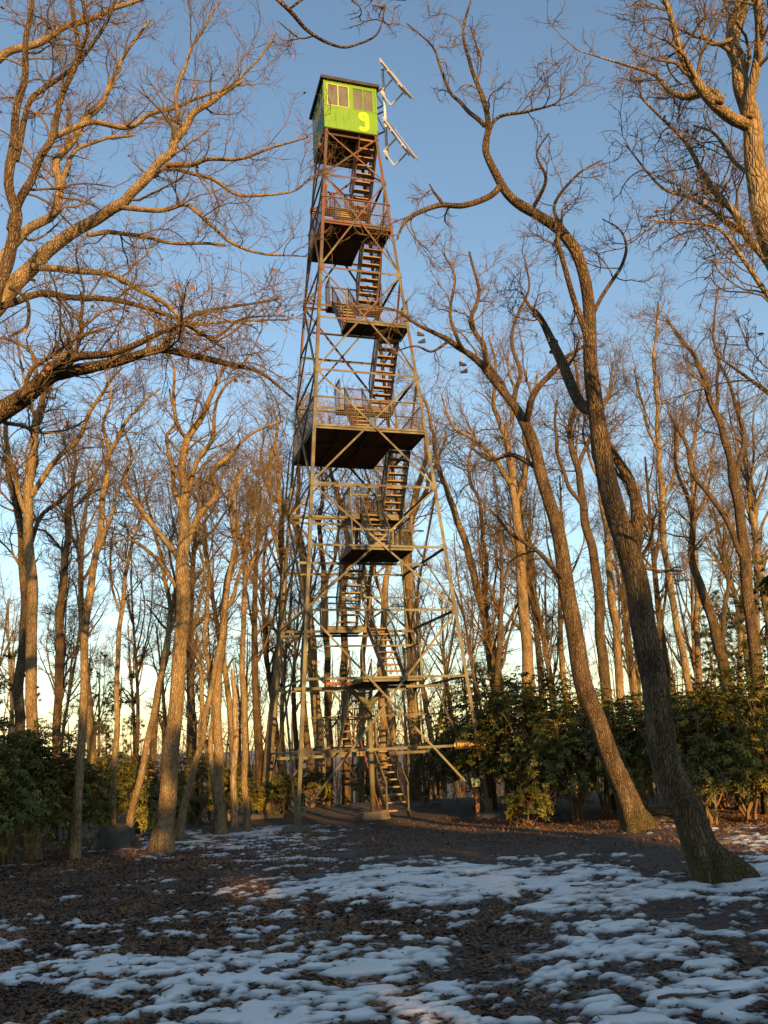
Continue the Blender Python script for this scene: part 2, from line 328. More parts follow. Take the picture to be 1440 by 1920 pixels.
# ------------------------------------------------------------------ the fire lookout tower
TX, TY, YAW = -.858, 27.526, math.radians(16.867)
PH = 2.033                                            # height of one panel of the frame
def hw(l): return 2.853+(1.020-2.853)*l/12            # half width at level l
tower = thing('lookout_tower', 'tall rusty steel lattice fire lookout tower with a lime green cab and zigzag stairs', 'lookout tower', (TX, TY, 0), YAW)
def corner(su, sv, l): w = hw(l); return Vector((su*w, sv*w, l*PH))
CRN = [(-1, -1), (1, -1), (1, 1), (-1, 1)]
for su, sv in CRN:                                    # legs: angle iron, corner outwards
    b = MB(); p = corner(su, sv, .0)+Vector((0, 0, .12)); q = corner(su, sv, 12.1)
    for (ou, ov) in ((su, 0), (0, sv)):
        o = Vector((ou, ov, 0)); m = Vector((-su, 0, 0)) if ov else Vector((0, -sv, 0))
        wd = .105; th = .013
        a = p if ov else p+Vector((0, -sv*th, 0)); c = q if ov else q+Vector((0, -sv*th, 0))
        b.hexa([a, a+m*wd, a+m*wd-o*th, a-o*th, c, c+m*wd, c+m*wd-o*th, c-o*th])
    b.build('leg', MT['steel'], tower)
    f = MB(); c = corner(su, sv, 0)                   # concrete footing: tapered round block
    g0 = -.28
    n = 14; rb, rt = {(1, 1): (.5, .42), (-1, 1): (.62, .5)}.get((su, sv), (.44, .38))
    pts = [(rb, g0), (rb*.98, .02), (rt, .12), (rt*.86, .145)]
    V = []; F = []
    rng = random.Random(int(5+su+3*sv))
    for r_, z_ in pts:
        for j in range(n):
            k = 1+.05*rng.uniform(-1, 1); V.append((c.x+r_*k*math.cos(6.283*j/n), c.y+r_*k*math.sin(6.283*j/n), z_))
    for i in range(len(pts)-1):
        for j in range(n): F.append((i*n+j, i*n+(j+1) % n, (i+1)*n+(j+1) % n, (i+1)*n+j))
    F.append(tuple(range((len(pts)-1)*n, len(pts)*n))); f.add(V, F)
    fo = f.build('concrete_footing', MT['conc'], tower)
    MB().box(c.x-.09-.05*su, c.x+.09-.05*su, c.y-.09-.05*sv, c.y+.09-.05*sv, .10, .52).build('base_shoe', MT['steel'], fo)
FACES = [((-1, -1), (1, -1), (0, -1, 0)), ((1, -1), (1, 1), (1, 0, 0)), ((1, 1), (-1, 1), (0, 1, 0)), ((-1, 1), (-1, -1), (-1, 0, 0))]
for a, c, out in FACES:
    o = Vector(out)
    for l in range(1, 13):                            # horizontal girts
        if l == 12: continue
        MB().angle(corner(*a, l)+o*.004, corner(*c, l)+o*.004, .070, .011, out).build('girt', MT['steel'], tower)
    for l0, l1 in ((.12, 3), (3, 5), (5, 7), (7, 9), (9, 11), (11, 12)):
        for k, (s, e) in enumerate(((a, c), (c, a))):
            MB().angle(corner(*s, l0)+o*(.018+.014*k), corner(*e, l1)+o*(.018+.014*k), .062, .010, out).build('diagonal_brace', MT['steel'], tower)
    for l in (1, 3, 5, 7, 9, 11):                     # gusset plates at the joints
        pass
def plate(su, sv, l, s=.17):
    b = MB(); c = corner(su, sv, l)
    b.box(c.x-(s if su > 0 else 0), c.x+(0 if su > 0 else s), c.y+sv*.030-.006, c.y+sv*.030+.006, c.z-s*.6, c.z+s*.6)
    b.box(c.x+su*.030-.006, c.x+su*.030+.006, c.y-(s if sv > 0 else 0), c.y+(0 if sv > 0 else s), c.z-s*.6, c.z+s*.6)
    return b
for l in (1, 3, 5, 7, 9, 11):
    for su, sv in CRN: plate(su, sv, l).build('gusset_plate', MT['steel'], tower)
# ---- decks and landings: (level, u0, u1, v0, v1) rectangles of boards on an angle frame
def deck(l, rects, name):
    z = l*PH; root = None
    b = MB(); jo = MB()
    for (u0, u1, v0, v1) in rects:
        for (p, q, out) in (((u0, v0), (u1, v0), (0, -1, 0)), ((u1, v0), (u1, v1), (1, 0, 0)), ((u1, v1), (u0, v1), (0, 1, 0)), ((u0, v1), (u0, v0), (-1, 0, 0))):
            b.angle((p[0], p[1], z-.055), (q[0], q[1], z-.055), .11, .010, out)
        n = max(1, int((u1-u0)/1.1))
        for i in range(1, n+1):
            x = u0+(u1-u0)*i/(n+1); jo.box(x-.03, x+.03, v0+.02, v1-.02, z-.10, z-.012)
    root = b.build(name, MT['steel'], tower)
    if jo.V: jo.build('joists', MT['plank'], root)
    for (u0, u1, v0, v1) in rects:
        n = max(2, int(round((v1-v0-.02)/.19))); d = (v1-v0-.02)/n
        for i in range(n):
            a = v0+.01+i*d
            MB().box(u0+.012, u1-.012, a+.004, a+d-.006, z-.008+.003*(i % 2), z+.030+.003*(i*7 % 3)).build('deck_plank', MT['plank'], root)
    return root
w10, w6 = hw(10), hw(6)
deck(11, [(-.63, 1.16, .70, 1.15)], 'landing')
deck(10, [(-w10+.02, w10-.02, -w10+.03, -.42), (-w10+.02, .42, -.415, w10-.03)], 'platform')
deck(9, [(-.62, hw(9), .80, 1.46)], 'landing')
deck(8, [(-.60, hw(8)+.03, -hw(8)+.02, -.74)], 'landing')
deck(7, [(-.30, hw(7)+.05, .98, 1.78)], 'landing')
deck(6, [(-w6+.02, w6-.02, -w6+.03, -.32), (-w6+.02, 1.12, -.315, w6-.03)], 'platform')
deck(5, [(.03, hw(5)+.05, 1.25, 2.2)], 'landing')
deck(4, [(-.85, 1.15, -hw(4)+.05, -.36)], 'landing')
deck(3, [(-.95, .42, 1.15, 2.35)], 'landing')
deck(2, [(-.75, 1.1, -hw(2)+.05, -.9)], 'landing')
deck(1, [(-1.25, .95, 1.05, 2.0)], 'landing')
# ---- beams that carry the landings from face to face
for l, vs in ((1, (1.05, 2.0)), (2, (-.9,)), (3, (1.15, 2.35)), (4, (-.36,)), (5, (1.25, 2.2)), (7, (.98,)), (8, (-.74,)), (9, (.80,))):
    for v in vs:
        w = hw(l); MB().angle((-w, v-.008, l*PH-.16), (w, v-.008, l*PH-.16), .085, .011, (0, -1, 0)).build('support_beam', MT['steel'], tower)
for l, v in ((2.55, -1.0), (1.52, .9), (3.5, 1.15), (4.5, -.4), (5.5, 1.25)):
    w = hw(l); MB().angle((-w*.62, v, l*PH), (w, v, l*PH), .06, .01, (0, -1, 0)).build('cross_rail', MT['steel'], tower)
# ---- woven wire guards
def guard(p, q, z0, z1, parent, sp=.07, shear=0, frame=True, z0b=None, z1b=None):
    """wire mesh between two posts standing at p and q; z0,z1 at p; z0b,z1b at q"""
    p = Vector((*p, 0)); q = Vector((*q, 0)); L = (q-p).length; b = MB(); t = .0065
    z0b = z0 if z0b is None else z0b; z1b = z1 if z1b is None else z1b
    n = max(2, int(L/sp)); mm = max(2, int((z1-z0)/sp))
    for i in range(n+1):
        f = i/n; r = p.lerp(q, f); lo = z0+(z0b-z0)*f; hi = z1+(z1b-z1)*f
        b.bar((r.x, r.y, lo), (r.x, r.y, hi), t, t, (0, 1, 0))
    for j in range(mm+1):
        f = j/mm; b.bar((p.x, p.y, z0+(z1-z0)*f), (q.x, q.y, z0b+(z1b-z0b)*f), t, t)
    o = b.build('wire_guard', MT['wire'], parent)
    if frame:
        MB().bar((p.x, p.y, z1), (q.x, q.y, z1b), .045, .045).build('rail', MT['steel'], parent)
    return o
def posts(pts, z0, z1, parent):
    for p in pts: MB().bar((p[0], p[1], z0), (p[0], p[1], z1), .045, .045, (0, 1, 0)).build('guard_post', MT['steel'], parent)
for l, (u0, u1, v0, v1) in ((10, (-w10+.05, w10-.05, -w10+.06, w10-.06)), (6, (-w6+.06, w6-.06, -w6+.07, w6-.07))):
    z = l*PH; h = 1.02; k = (hw(l+.5)/hw(l)-1)
    g = MB(); g.bar((u0, v0, z+.5), (u1, v0, z+.5), .05, .012, (0, 0, 1)); gr = g.build('guard_railing', MT['steel'], tower)
    guard((u0, v0), (u1, v0), z+.03, z+h, gr); guard((u0, v0), (u0, v1), z+.03, z+h, gr); guard((u1, v0), (u1, v1), z+.03, z+h, gr)
    guard((u0, v1), (u1, v1), z+.03, z+h, gr)
for l, (u0, u1, v0, v1), sides in ((11, (-.62, 1.15, .70, 1.14), 'blr'), (9, (-.6, hw(9)-.03, .8, 1.44), 'blr'), (8, (-.58, hw(8), -hw(8)+.05, -.74), 'fr'), (7, (-.28, hw(7), .98, 1.76), 'blr'),
                                   (5, (.05, hw(5), 1.25, 2.18), 'blr'), (4, (-.83, 1.13, -hw(4)+.07, -.36), 'lr'), (3, (-.93, .4, 1.15, 2.33), 'lb'), (2, (-.73, 1.08, -hw(2)+.07, -.9), 'r'), (1, (-1.2, .58, 1.05, 1.98), 'lb')):
    z = l*PH; h = 1.0
    pr = MB().bar((u0, v1, z+.10), (u1, v1, z+.10), .03, .06, (0, 0, 1)).build('guard_railing', MT['steel'], tower)
    posts(((u0, v0), (u1, v0), (u0, v1), (u1, v1)), z-.02, z+h, pr)
    if 'b' in sides: guard((u0, v1), (u1, v1), z+.03, z+h, pr)
    if 'f' in sides: guard((u0, v0), (u1, v0), z+.03, z+h*.55, pr)
    if 'l' in sides: guard((u0, v0), (u0, v1), z+.03, z+h, pr)
    if 'r' in sides: guard((u1, v0), (u1, v1), z+.03, z+h, pr)
# ---- stair flights between the levels: (l0, u0, v0) -> (l1, v1), width
tread_cache = {}
def flight(l0, l1, u0, u1, v0, v1, zoff=0.0, n=9, rails=True):
    z0, z1 = l0*PH+zoff, l1*PH
    e = bpy.data.objects.new('stair_flight', None); COL.objects.link(e); e.parent = tower; e.empty_display_size = .2
    for x in (u0, u1):
        MB().bar((x, v0, z0-.05), (x, v1, z1-.05), .045, .19, (0, 0, 1)).build('stringer', MT['steel'], e)
    wd = u1-u0-.05
    key = round(wd, 3)
    if key not in tread_cache: tread_cache[key] = MB().box(-wd/2, wd/2, -.115, .115, -.022, .022).mesh('tread', MT['tread'])
    for i in range(n):
        f = (i+.6)/n
        o = put('tread', tread_cache[key], e, ((u0+u1)/2, v0+(v1-v0)*f, z0+(z1-z0)*f))
    if rails:
        for x in (u0, u1):
            h = .88
            MB().bar((x, v0, z0+h), (x, v1, z1+h*.8), .04, .04).build('handrail', MT['steel'], e)
            for f in (.04, .5, .96):
                MB().bar((x, v0+(v1-v0)*f, z0+(z1-z0)*f-.05), (x, v0+(v1-v0)*f, z0+(z1-z0)*f+h*(1-.2*f)), .035, .035, (0, 1, 0)).build('baluster', MT['steel'], e)
            guard((x, v0), (x, v1), z0+.05, z0+h, e, frame=False, z0b=z1+.05, z1b=z1+h*.8, sp=.09)
flight(0, 1, .24, .92, -1.15, 1.05, zoff=.10)
flight(1, 2, -.70, -.02, 1.2, -.95)
flight(2, 3, .48, 1.12, -.95, 1.2)
flight(3, 4, -.62, .06, 1.15, -.15)
flight(4, 5, .40, 1.02, -.40, 1.25)
flight(5, 6, 1.20, 1.92, 1.25, -.10)
flight(6, 7, -.12, .54, -.75, 1.0)
flight(7, 8, .84, 1.58, 1.0, -.50)
flight(8, 9, -.50, .12, -.80, .85)
flight(9, 10, .46, 1.18, .88, -.44)
flight(10, 11, -.52, .08, -.95, .72)
flight(11, 12, .32, .98, .78, -.92)
# ---- steel pipe post with a forked top under the lowest landing
pb = MB(); pc = (-.12, -.8)
pb.tube([(pc[0], pc[1], .1), (pc[0], pc[1], 3.35)], .085, 14); po = pb.build('pipe_post', MT['steel'], tower, True)
MB().tube([(pc[0], pc[1], 3.36), (pc[0]-.72, pc[1]-.1, 3.92)], .09, 12).build('pipe_fork', MT['steel'], po, True)
MB().tube([(pc[0], pc[1], 3.36), (pc[0]+.62, pc[1]+.1, 3.94)], .09, 12).build('pipe_fork', MT['steel'], po, True)
MB().tube([(pc[0], pc[1], 3.28), (pc[0], pc[1], 3.34)], .15, 14).build('pipe_collar', MT['steel'], po, True)
MB().tube([(pc[0], pc[1], 1.9), (pc[0], pc[1], 1.95)], .1, 14).build('pipe_collar', MT['black'], po, True)
f = MB(); V = []; F = []
for r_, z_ in ((.48, -.3), (.43, .06), (.36, .24)):
    for sx, sy in ((-1, -1), (1, -1), (1, 1), (-1, 1)): V.append((pc[0]+sx*r_, pc[1]+sy*r_*.8, z_+.03*sx*(z_ > .2)))
for i in range(2):
    for j in range(4): F.append((i*4+j, i*4+(j+1) % 4, i*4+4+(j+1) % 4, i*4+4+j))
F.append((8, 9, 10, 11)); f.add(V, F); f.build('concrete_footing', MT['conc'], tower)
MB().bar((pc[0]-1.5, pc[1]-.6, 4.0), (pc[0]-.35, pc[1]-.6, 4.0), .12, .09).build('support_beam', M('rust_red_beam', [(.30, .10, .04), (.36, .14, .05)], 5), tower)
MB().bar((pc[0]+.22, -.7, .3), (pc[0]+.10, .9, 2.4), .03, .03).build('red_pipe_rail', M('faded_red_paint', [(.26, .04, .03), (.20, .05, .03)], 6), tower)
# ---- cab
CZ0, CZ1, CW = 12.08*PH, 12.08*PH+2.13, 1.045
b = MB(); b.box(-CW+.02, CW-.02, -CW+.02, CW-.02, CZ0-.03, CZ0+.03)
for i in range(5): y = -CW+.25+i*.4; b.box(-CW+.03, CW-.03, y-.03, y+.03, CZ0-.14, CZ0-.031)
cab = b.build('cab', MT['plank'], tower)
cab['label'] = 'lime green sheet metal lookout cab with windows and a yellow 9'
SILL, HEAD = CZ0+1.00, CZ0+1.99
def wall(name, ax, sgn, mat):
    """wall with two window openings; s runs along the wall, drawn at distance CW"""
    def P(s, z, d): return (s, sgn*(CW-d), z) if ax == 'v' else (sgn*(CW-d), s, z)
    b = MB(); th = .035
    def slab(s0, s1, z0, z1):
        b.hexa([P(s0, z0, 0), P(s1, z0, 0), P(s1, z0, th), P(s0, z0, th), P(s0, z1, 0), P(s1, z1, 0), P(s1, z1, th), P(s0, z1, th)])
    lim = CW if ax == 'v' else CW-th-.001
    W1 = (-.92, -.06); W2 = (.08, .90)
    slab(-lim, lim, CZ0, SILL); slab(-lim, lim, HEAD, CZ1)
    slab(-lim, W1[0], SILL, HEAD); slab(W1[1], W2[0], SILL, HEAD); slab(W2[1], lim, SILL, HEAD)
    wl = b.build('wall', mat, cab)
    for (a, c) in (W1, W2):
        fb = MB()
        def fr(s0, s1, z0, z1, d0=-.012, d1=.03): fb.hexa([P(s0, z0, d0), P(s1, z0, d0), P(s1, z0, d1), P(s0, z0, d1), P(s0, z1, d0), P(s1, z1, d0), P(s1, z1, d1), P(s0, z1, d1)])
        t = .030; mid = (a+c)/2
        fr(a, a+t, SILL, HEAD); fr(c-t, c, SILL, HEAD); fr(mid-.018, mid+.018, SILL+t, HEAD-t); fr(a+t, c-t, SILL, SILL+t); fr(a+t, c-t, HEAD-t, HEAD)
        fb.build('window_frame', mat if (a > 0 and name == 'front') else MT['cream'], cab)
        for s0, s1 in ((a+t, mid-.018), (mid+.018, c-t)):
            g = MB(); g.hexa([P(s0, SILL+t, .012), P(s1, SILL+t, .012), P(s1, SILL+t, .018), P(s0, SILL+t, .018), P(s0, HEAD-t, .012), P(s1, HEAD-t, .012), P(s1, HEAD-t, .018), P(s0, HEAD-t, .018)])
            g.build('window_pane', MT['glass'], cab)
    return wl
wall('front', 'v', -1, MT['green']); wall('back', 'v', 1, MT['green']); wall('side', 'u', -1, MT['green_shaded']); wall('side', 'u', 1, MT['green'])
MB().box(-CW+.04, CW-.04, -CW+.05, CW-.05, CZ0+.03, CZ0+.05).build('floor', MT['plank'], cab)
MB().box(-.16, .0, -CW-.014, -CW-.002, SILL-.01, HEAD+.03).build('corner_trim', MT['green'], cab) if False else None
for x in (-CW+.03, CW-.03, CW-.14): MB().box(x-.035, x+.035, -CW-.016, -CW-.002, SILL-.02, CZ1-.02).build('corner_trim', MT['green'], cab)
# roof: low pitched sheet with fascia
b = MB(); e = CW+.11; zt = CZ1
b.hexa([(-e, -e, zt), (e, -e, zt), (e, e, zt), (-e, e, zt), (-e, -e, zt+.13), (e, -e, zt+.13), (e, e, zt+.13), (-e, e, zt+.13)])
b.add([(-e+.02, -e+.02, zt+.131), (e-.02, -e+.02, zt+.131), (e-.02, e-.02, zt+.131), (-e+.02, e-.02, zt+.131), (0, 0, zt+.42)], [(0, 1, 4), (1, 2, 4), (2, 3, 4), (3, 0, 4)])
b.build('roof', MT['roof'], cab)
# numeral 9: a ring and a hooked tail, painted thick on the board
def ribbon(pts, w):
    V = []; n = len(pts)
    for i in range(n):
        a = np.array(pts[max(i-1, 0)]); c = np.array(pts[min(i+1, n-1)]); t = (c-a)/np.linalg.norm(c-a); nn = np.array([-t[1], t[0]])
        p = np.array(pts[i]); ww = w[i] if isinstance(w, list) else w
        V.append((p+nn*ww/2, p-nn*ww/2))
    return V
nb = MB(); cx, cz = .50, CZ0+.735; R = .125
y0, y1 = -CW-.006, -CW-.001
def add_ribbon(pts, w):
    V = ribbon(pts, w); vv = []; F = []
    for l_, r_ in V: vv += [(l_[0], y0, l_[1]), (r_[0], y0, r_[1]), (r_[0], y1, r_[1]), (l_[0], y1, l_[1])]
    for i in range(len(V)-1):
        for j in range(4): F.append((i*4+j, i*4+(j+1) % 4, i*4+4+(j+1) % 4, i*4+4+j))
    F += [(0, 1, 2, 3), tuple(len(vv)-4+k for k in (3, 2, 1, 0))]
    nb.add(vv, F)
arc = lambda a0, a1, n: [(cx+R*math.cos(math.radians(a0+(a1-a0)*i/n)), cz+R*math.sin(math.radians(a0+(a1-a0)*i/n))) for i in range(n+1)]
add_ribbon(arc(92, 268, 16), .155)                                     # left half of the bowl
add_ribbon(arc(88, 0, 8)+[(cx+R, cz-.12), (cx+R, cz-.40), (cx+R-.015, cz-.50), (cx+R-.06, cz-.565), (cx+R-.13, cz-.59), (cx+R-.21, cz-.575), (cx+R-.30, cz-.52)], .15)
add_ribbon([(cx+.004, cz-R), (cx+R-.02, cz-R*.98)], .15)
nb.build('numeral_nine', MT['yellow'], cab)
MB().box(.30, .46, -CW+.3, -CW+.34, CZ0-.4, CZ0).build('hatch_hanger', MT['steel'], cab) if False else None
# ------------------------------------------------------------------ solar panels on a mast beside the cab
def TL(u, v, z): c, s = math.cos(YAW), math.sin(YAW); return Vector((TX+u*c-v*s, TY+u*s+v*c, z))
def TD(u, v, z): c, s = math.cos(YAW), math.sin(YAW); return Vector((u*c-v*s, u*s+v*c, z))
mu, mv = 1.30, -1.22; zc = CZ0
base = TL(mu, mv, zc-1.15)
sol = thing('solar_array', 'two tilted solar panels on a silver mast bracketed to the green cab', 'solar panels', base)
def L(p): return Vector(p)-base
MB().tube([L(TL(mu, mv, zc-1.15)), L(TL(mu, mv, zc+2.95))], .055, 12).build('mast', MT['alu'], sol, True)
for z in (zc-1.14, zc+.32, zc+1.55, zc+2.9): MB().tube([L(TL(mu, mv, z)), L(TL(mu, mv, z+.07))], .068, 12).build('mast_collar', MT['white'], sol, True)
for z in (zc+.06, zc+.98, zc+1.25, zc+2.02):
    MB().bar(L(TL(CW+.005, -CW+.04, z)), L(TL(mu-.05, mv, z)), .045, .045).build('bracket', MT['black'], sol)
MB().bar(L(TL(CW+.005, -CW+.1, zc+.98)), L(TL(mu-.05, mv, zc+.10)), .035, .035).build('bracket', MT['black'], sol)
MB().bar(L(TL(CW+.005, -CW+.1, zc+2.02)), L(TL(mu-.05, mv, zc+1.27)), .035, .035).build('bracket', MT['black'], sol)
def solar(zb):
    # zb: height of the mast clamp; e1 horizontal edge, e2 edge running down the slope, n out of the front
    e1 = TD(.64, .53, 0); e2 = TD(.60, -.73, -1.87); n = e2.cross(e1).normalized()
    b1w = TL(mu-.12, mv, zb); A = b1w+n*.75-e1*.5-e2*.42
    q = lambda a, c, d: L(A+e1*a+e2*c+n*d)
    fr = MB(); t = .022
    for (a0, a1, c0, c1) in ((0, 1, 0, t), (0, 1, 1-t, 1), (0, t*2.4, t, 1-t), (1-t*2.4, 1, t, 1-t)):
        fr.hexa([q(a0, c0, -.025), q(a1, c0, -.025), q(a1, c1, -.025), q(a0, c1, -.025), q(a0, c0, .025), q(a1, c0, .025), q(a1, c1, .025), q(a0, c1, .025)])
    f = fr.build('panel_frame', MT['alu'], sol); T2 = t*2.4
    MB().hexa([q(T2, t, .006), q(1-T2, t, .006), q(1-T2, 1-t, .006), q(T2, 1-t, .006), q(T2, t, .012), q(1-T2, t, .012), q(1-T2, 1-t, .012), q(T2, 1-t, .012)]).build('solar_cells', MT['cell'], f)
    MB().hexa([q(T2, t, -.004), q(1-T2, t, -.004), q(1-T2, 1-t, -.004), q(T2, 1-t, -.004), q(T2, t, .003), q(1-T2, t, .003), q(1-T2, 1-t, .003), q(T2, 1-t, .003)]).build('backsheet', MT['white'], f)
    for c in (.10, .42, .88): MB().bar(q(-.04, c, -.055), q(1.04, c, -.055), .05, .05, tuple(n)).build('panel_rail', MT['alu'], f)
    MB().bar(q(.5, .02, -.11), q(.5, .96, -.11), .055, .05, tuple(n)).build('panel_rail', MT['alu'], f)
    a1, a2 = q(.5, .42, -.13), q(.5, .88, -.13); b1 = q(.5, .42, -.75); b2 = q(.5, .88, -.75)
    for p_, q_ in ((a1, b1), (a2, b2), (b1, b2)): MB().bar(p_, q_, .05, .05).build('strut', MT['alu'], sol)
    MB().bar(b1, L(TL(mu, mv, zb-.02)), .07, .07).build('strut', MT['alu'], sol)
solar(zc+1.87); solar(zc-.83)
# ------------------------------------------------------------------ signs
def text_mesh(body, size, mat, depth=.004):
    cu = bpy.data.curves.new('lettering', 'FONT'); cu.body = body; cu.size = size; cu.extrude = depth; cu.align_x = 'CENTER'; cu.align_y = 'CENTER'; cu.space_character = 1.08; cu.offset = .003
    o = bpy.data.objects.new('lettering', cu); COL.objects.link(o); dg = bpy.context.evaluated_depsgraph_get()
    me = bpy.data.meshes.new_from_object(o.evaluated_get(dg)); bpy.data.objects.remove(o); me.materials.clear(); me.materials.append(mat); return me
w1 = hw(1)
sg = thing('limit_sign', 'brown board lettered 6 PERSON LIMIT fixed to the tower frame', 'sign', TL(w1-.33, -w1-.03, PH+.02), YAW)
MB().box(-.47, .47, -.045, -.005, -.105, .105).build('sign_board', MT['brown'], sg)
tx = put('lettering', text_mesh('6 PERSON LIMIT', .135, MT['letter']), sg, (0, -.050, -.003)); tx.rotation_euler = (math.radians(90), 0, 0)
for x in (-.4, .4): MB().tube([(x, -.06, .06), (x, -.044, .06)], .012, 8).build('bolt', MT['black'], sg)
p = gp(897, 1538)
ps = thing('notice_post', 'orange brown wooden post carrying a small tilted pale green notice', 'sign post', (p[0], p[1], p[2]), math.radians(8))
MB().add(*(lambda: ([(-.055, -.05, -.3), (.055, -.05, -.3), (.055, .05, -.3), (-.055, .05, -.3), (-.05, -.045, .93), (.05, -.045, .93), (.05, .045, .97), (-.05, .045, .97)], [(0, 3, 2, 1), (4, 5, 6, 7), (0, 1, 5, 4), (1, 2, 6, 5), (2, 3, 7, 6), (3, 0, 4, 7)]))()).build('post', MT['post'], ps)
def tilt(x, y, z): a = math.radians(38); return (x+.04*y/.2*0+.10*y*.6, y*math.sin(a)-z*math.cos(a)*1.0, 1.00+y*math.cos(a)+z*math.sin(a))
bk = MB().hexa([tilt(-.14, -.16, -.02), tilt(.14, -.16, -.02), tilt(.14, .16, -.02), tilt(-.14, .16, -.02), tilt(-.14, -.16, .0), tilt(.14, -.16, .0), tilt(.14, .16, .0), tilt(-.14, .16, .0)]).build('backing_board', MT['black'], ps)
nb_ = MB().hexa([tilt(-.115, -.125, .002), tilt(.115, -.125, .002), tilt(.115, .145, .002), tilt(-.115, .145, .002), tilt(-.115, -.125, .012), tilt(.115, -.125, .012), tilt(.115, .145, .012), tilt(-.115, .145, .012)]).build('notice', MT['panel'], ps)
pr_ = MB()
for i, (a, c) in enumerate(((-.05, .06), (-.08, .08), (-.07, .05), (-.08, .08), (-.06, .07))):
    y = .10-.04*i; pr_.hexa([tilt(a, y, .013), tilt(c, y, .013), tilt(c, y+.012, .013), tilt(a, y+.012, .013), tilt(a, y, .015), tilt(c, y, .015), tilt(c, y+.012, .015), tilt(a, y+.012, .015)])
o = pr_.build('print', MT['ink'], nb_); o['kind'] = 'stuff'
# ------------------------------------------------------------------ boulders, stones, slab, log, board, snowballs
def rock_mesh(w, d, h, seed, flat=.0, n=26, m=14):
    V = []; 
    for i in range(m):
        ph = math.pi*.62*i/(m-1)
        for j in range(n):
            t = 2*math.pi*j/n; x, y, z = math.sin(ph)*math.cos(t), math.sin(ph)*math.sin(t), math.cos(ph)
            k = 1+.42*(float(fbm(x*1.4+seed*3.1+5, y*1.4+z*1.3+seed, seed, 3))-.5)+.10*(float(noise2(x*5+z*4, y*5-z*3, seed+9))-.5)
            sq = (abs(x)**2.2+abs(y)**2.2+abs(z)**2.2)**(-1/2.2)
            V.append((x*k*sq*w/2, y*k*sq*d/2, min(z*k*sq, 1-flat+.06*x)*h))
    F = []
    for i in range(m-1):
        for j in range(n): F.append((i*n+j, (i+1)*n+j, (i+1)*n+(j+1) % n, i*n+(j+1) % n))
    return V, F
def rock(name, px, py, wpx, hpx, label, cat, mat, seed, flat=.2, dr=.8, group=None, sink=.02):
    p = gp(px, py); s = pxm(px, py, p[1]); w = wpx*s
    V, F = rock_mesh(w, w*dr, hpx*s*1.02, seed, flat)
    b = MB(); b.V = V; b.F = F; o = b.build(name, mat, None, True); o.location = (p[0], p[1]+w*dr*.35, gz(p[0], p[1]+w*dr*.3)-sink); return tag(o, label, cat, group)
rock('boulder', 207, 1592, 84, 44, 'big rounded grey boulder at the left edge of the clearing', 'boulder', MT['rock'], 3, -.1)
rock('boulder', 252, 1590, 30, 15, 'small grey boulder tucked against the big rounded one', 'boulder', MT['rock'], 5, .1)
FS = 'dark flat stones showing through the snow'
for i, (px, py, w, h, lab) in enumerate([
    (582, 1650, 66, 14, 'dark pointed stone standing highest out of the snow in front of the tower'),
    (603, 1672, 72, 9, 'flat dark stone slab just nearer than the pointed stone'),
    (545, 1696, 56, 8, 'flat stone beside leaf litter, nearer than the slab and the pointed stone'),
    (632, 1610, 76, 13, 'long low stone in the dirt before the near tower footing'),
    (505, 1784, 70, 7, 'thin flat stone strip in the snow of the near clearing'),
    (492, 1828, 74, 15, 'broad dark wet stone nearest to the viewer in the deep snow'),
    (224, 1912, 40, 12, 'small round stone at the bottom edge of the snow'),
    (612, 1772, 44, 7, 'small flat stone among melting snow near the middle of the clearing'),
    (1356, 1582, 40, 12, 'sunlit brownish stone behind the big leaning trunk'),
    (1075, 1735, 34, 7, 'little dark stone in snow midway to the leaning trunk'),
    (880, 1592, 40, 5, 'low dark stone at the far edge of the snow band'),
    (1300, 1834, 66, 8, 'dark flat stone in the snow below the leaning trunk'),
    (745, 1612, 80, 8, 'wide low stone on the dirt, right of the other stones before the tower')]):
    rock('flat_stone', px, py, w, h, lab, 'stone', MT['wetrock'], 20+i, .35, .6, FS, .015)
p = gp(420, 1562); a = math.radians(14)
sl_ = thing('concrete_slab', 'low long concrete footing block lying in snow left of the tower', 'concrete block', tuple(p), a)
MB().hexa([(-.62, -.15, -.2), (.62, -.15, -.2), (.62, .22, -.2), (-.62, .22, -.2), (-.58, -.12, .15), (.60, -.12, .13), (.58, .2, .14), (-.6, .2, .16)]).build('slab_body', MT['conc'], sl_)
MB().hexa([(-.60, -.135, .16), (-.25, -.135, .155), (-.25, .2, .155), (-.6, .2, .16), (-.58, -.12, .2), (-.27, -.12, .19), (-.27, .18, .19), (-.58, .18, .2)]).build('slab_cap', MT['conc'], sl_)
p = gp(285, 1578); bd = MB(); bd.hexa([(-.10, 0, -.05), (.02, .0, -.05), (.02, .03, -.05), (-.10, .03, -.05), (.12, .16, .36), (.20, .16, .36), (.20, .19, .36), (.12, .19, .36)])
o = bd.build('leaning_board', MT['plastic']); o.location = tuple(p); tag(o, 'narrow white board leaning on the foot of the big left trunk', 'board')
p0, p1 = gp(1062, 1512), gp(1125, 1526)
lg = MB().tube([(0, 0, .22), (.3, .05, .17), (.62, .1, .12), (.95, .16, .05)], [.05, .065, .07, .06], 10).build('fallen_log', MT['barkp'], None, True); lg.location = (p0[0], p0[1]+.2, p0[2]+.05)
tag(lg, 'short pale fallen log lying under the rhododendrons', 'log')
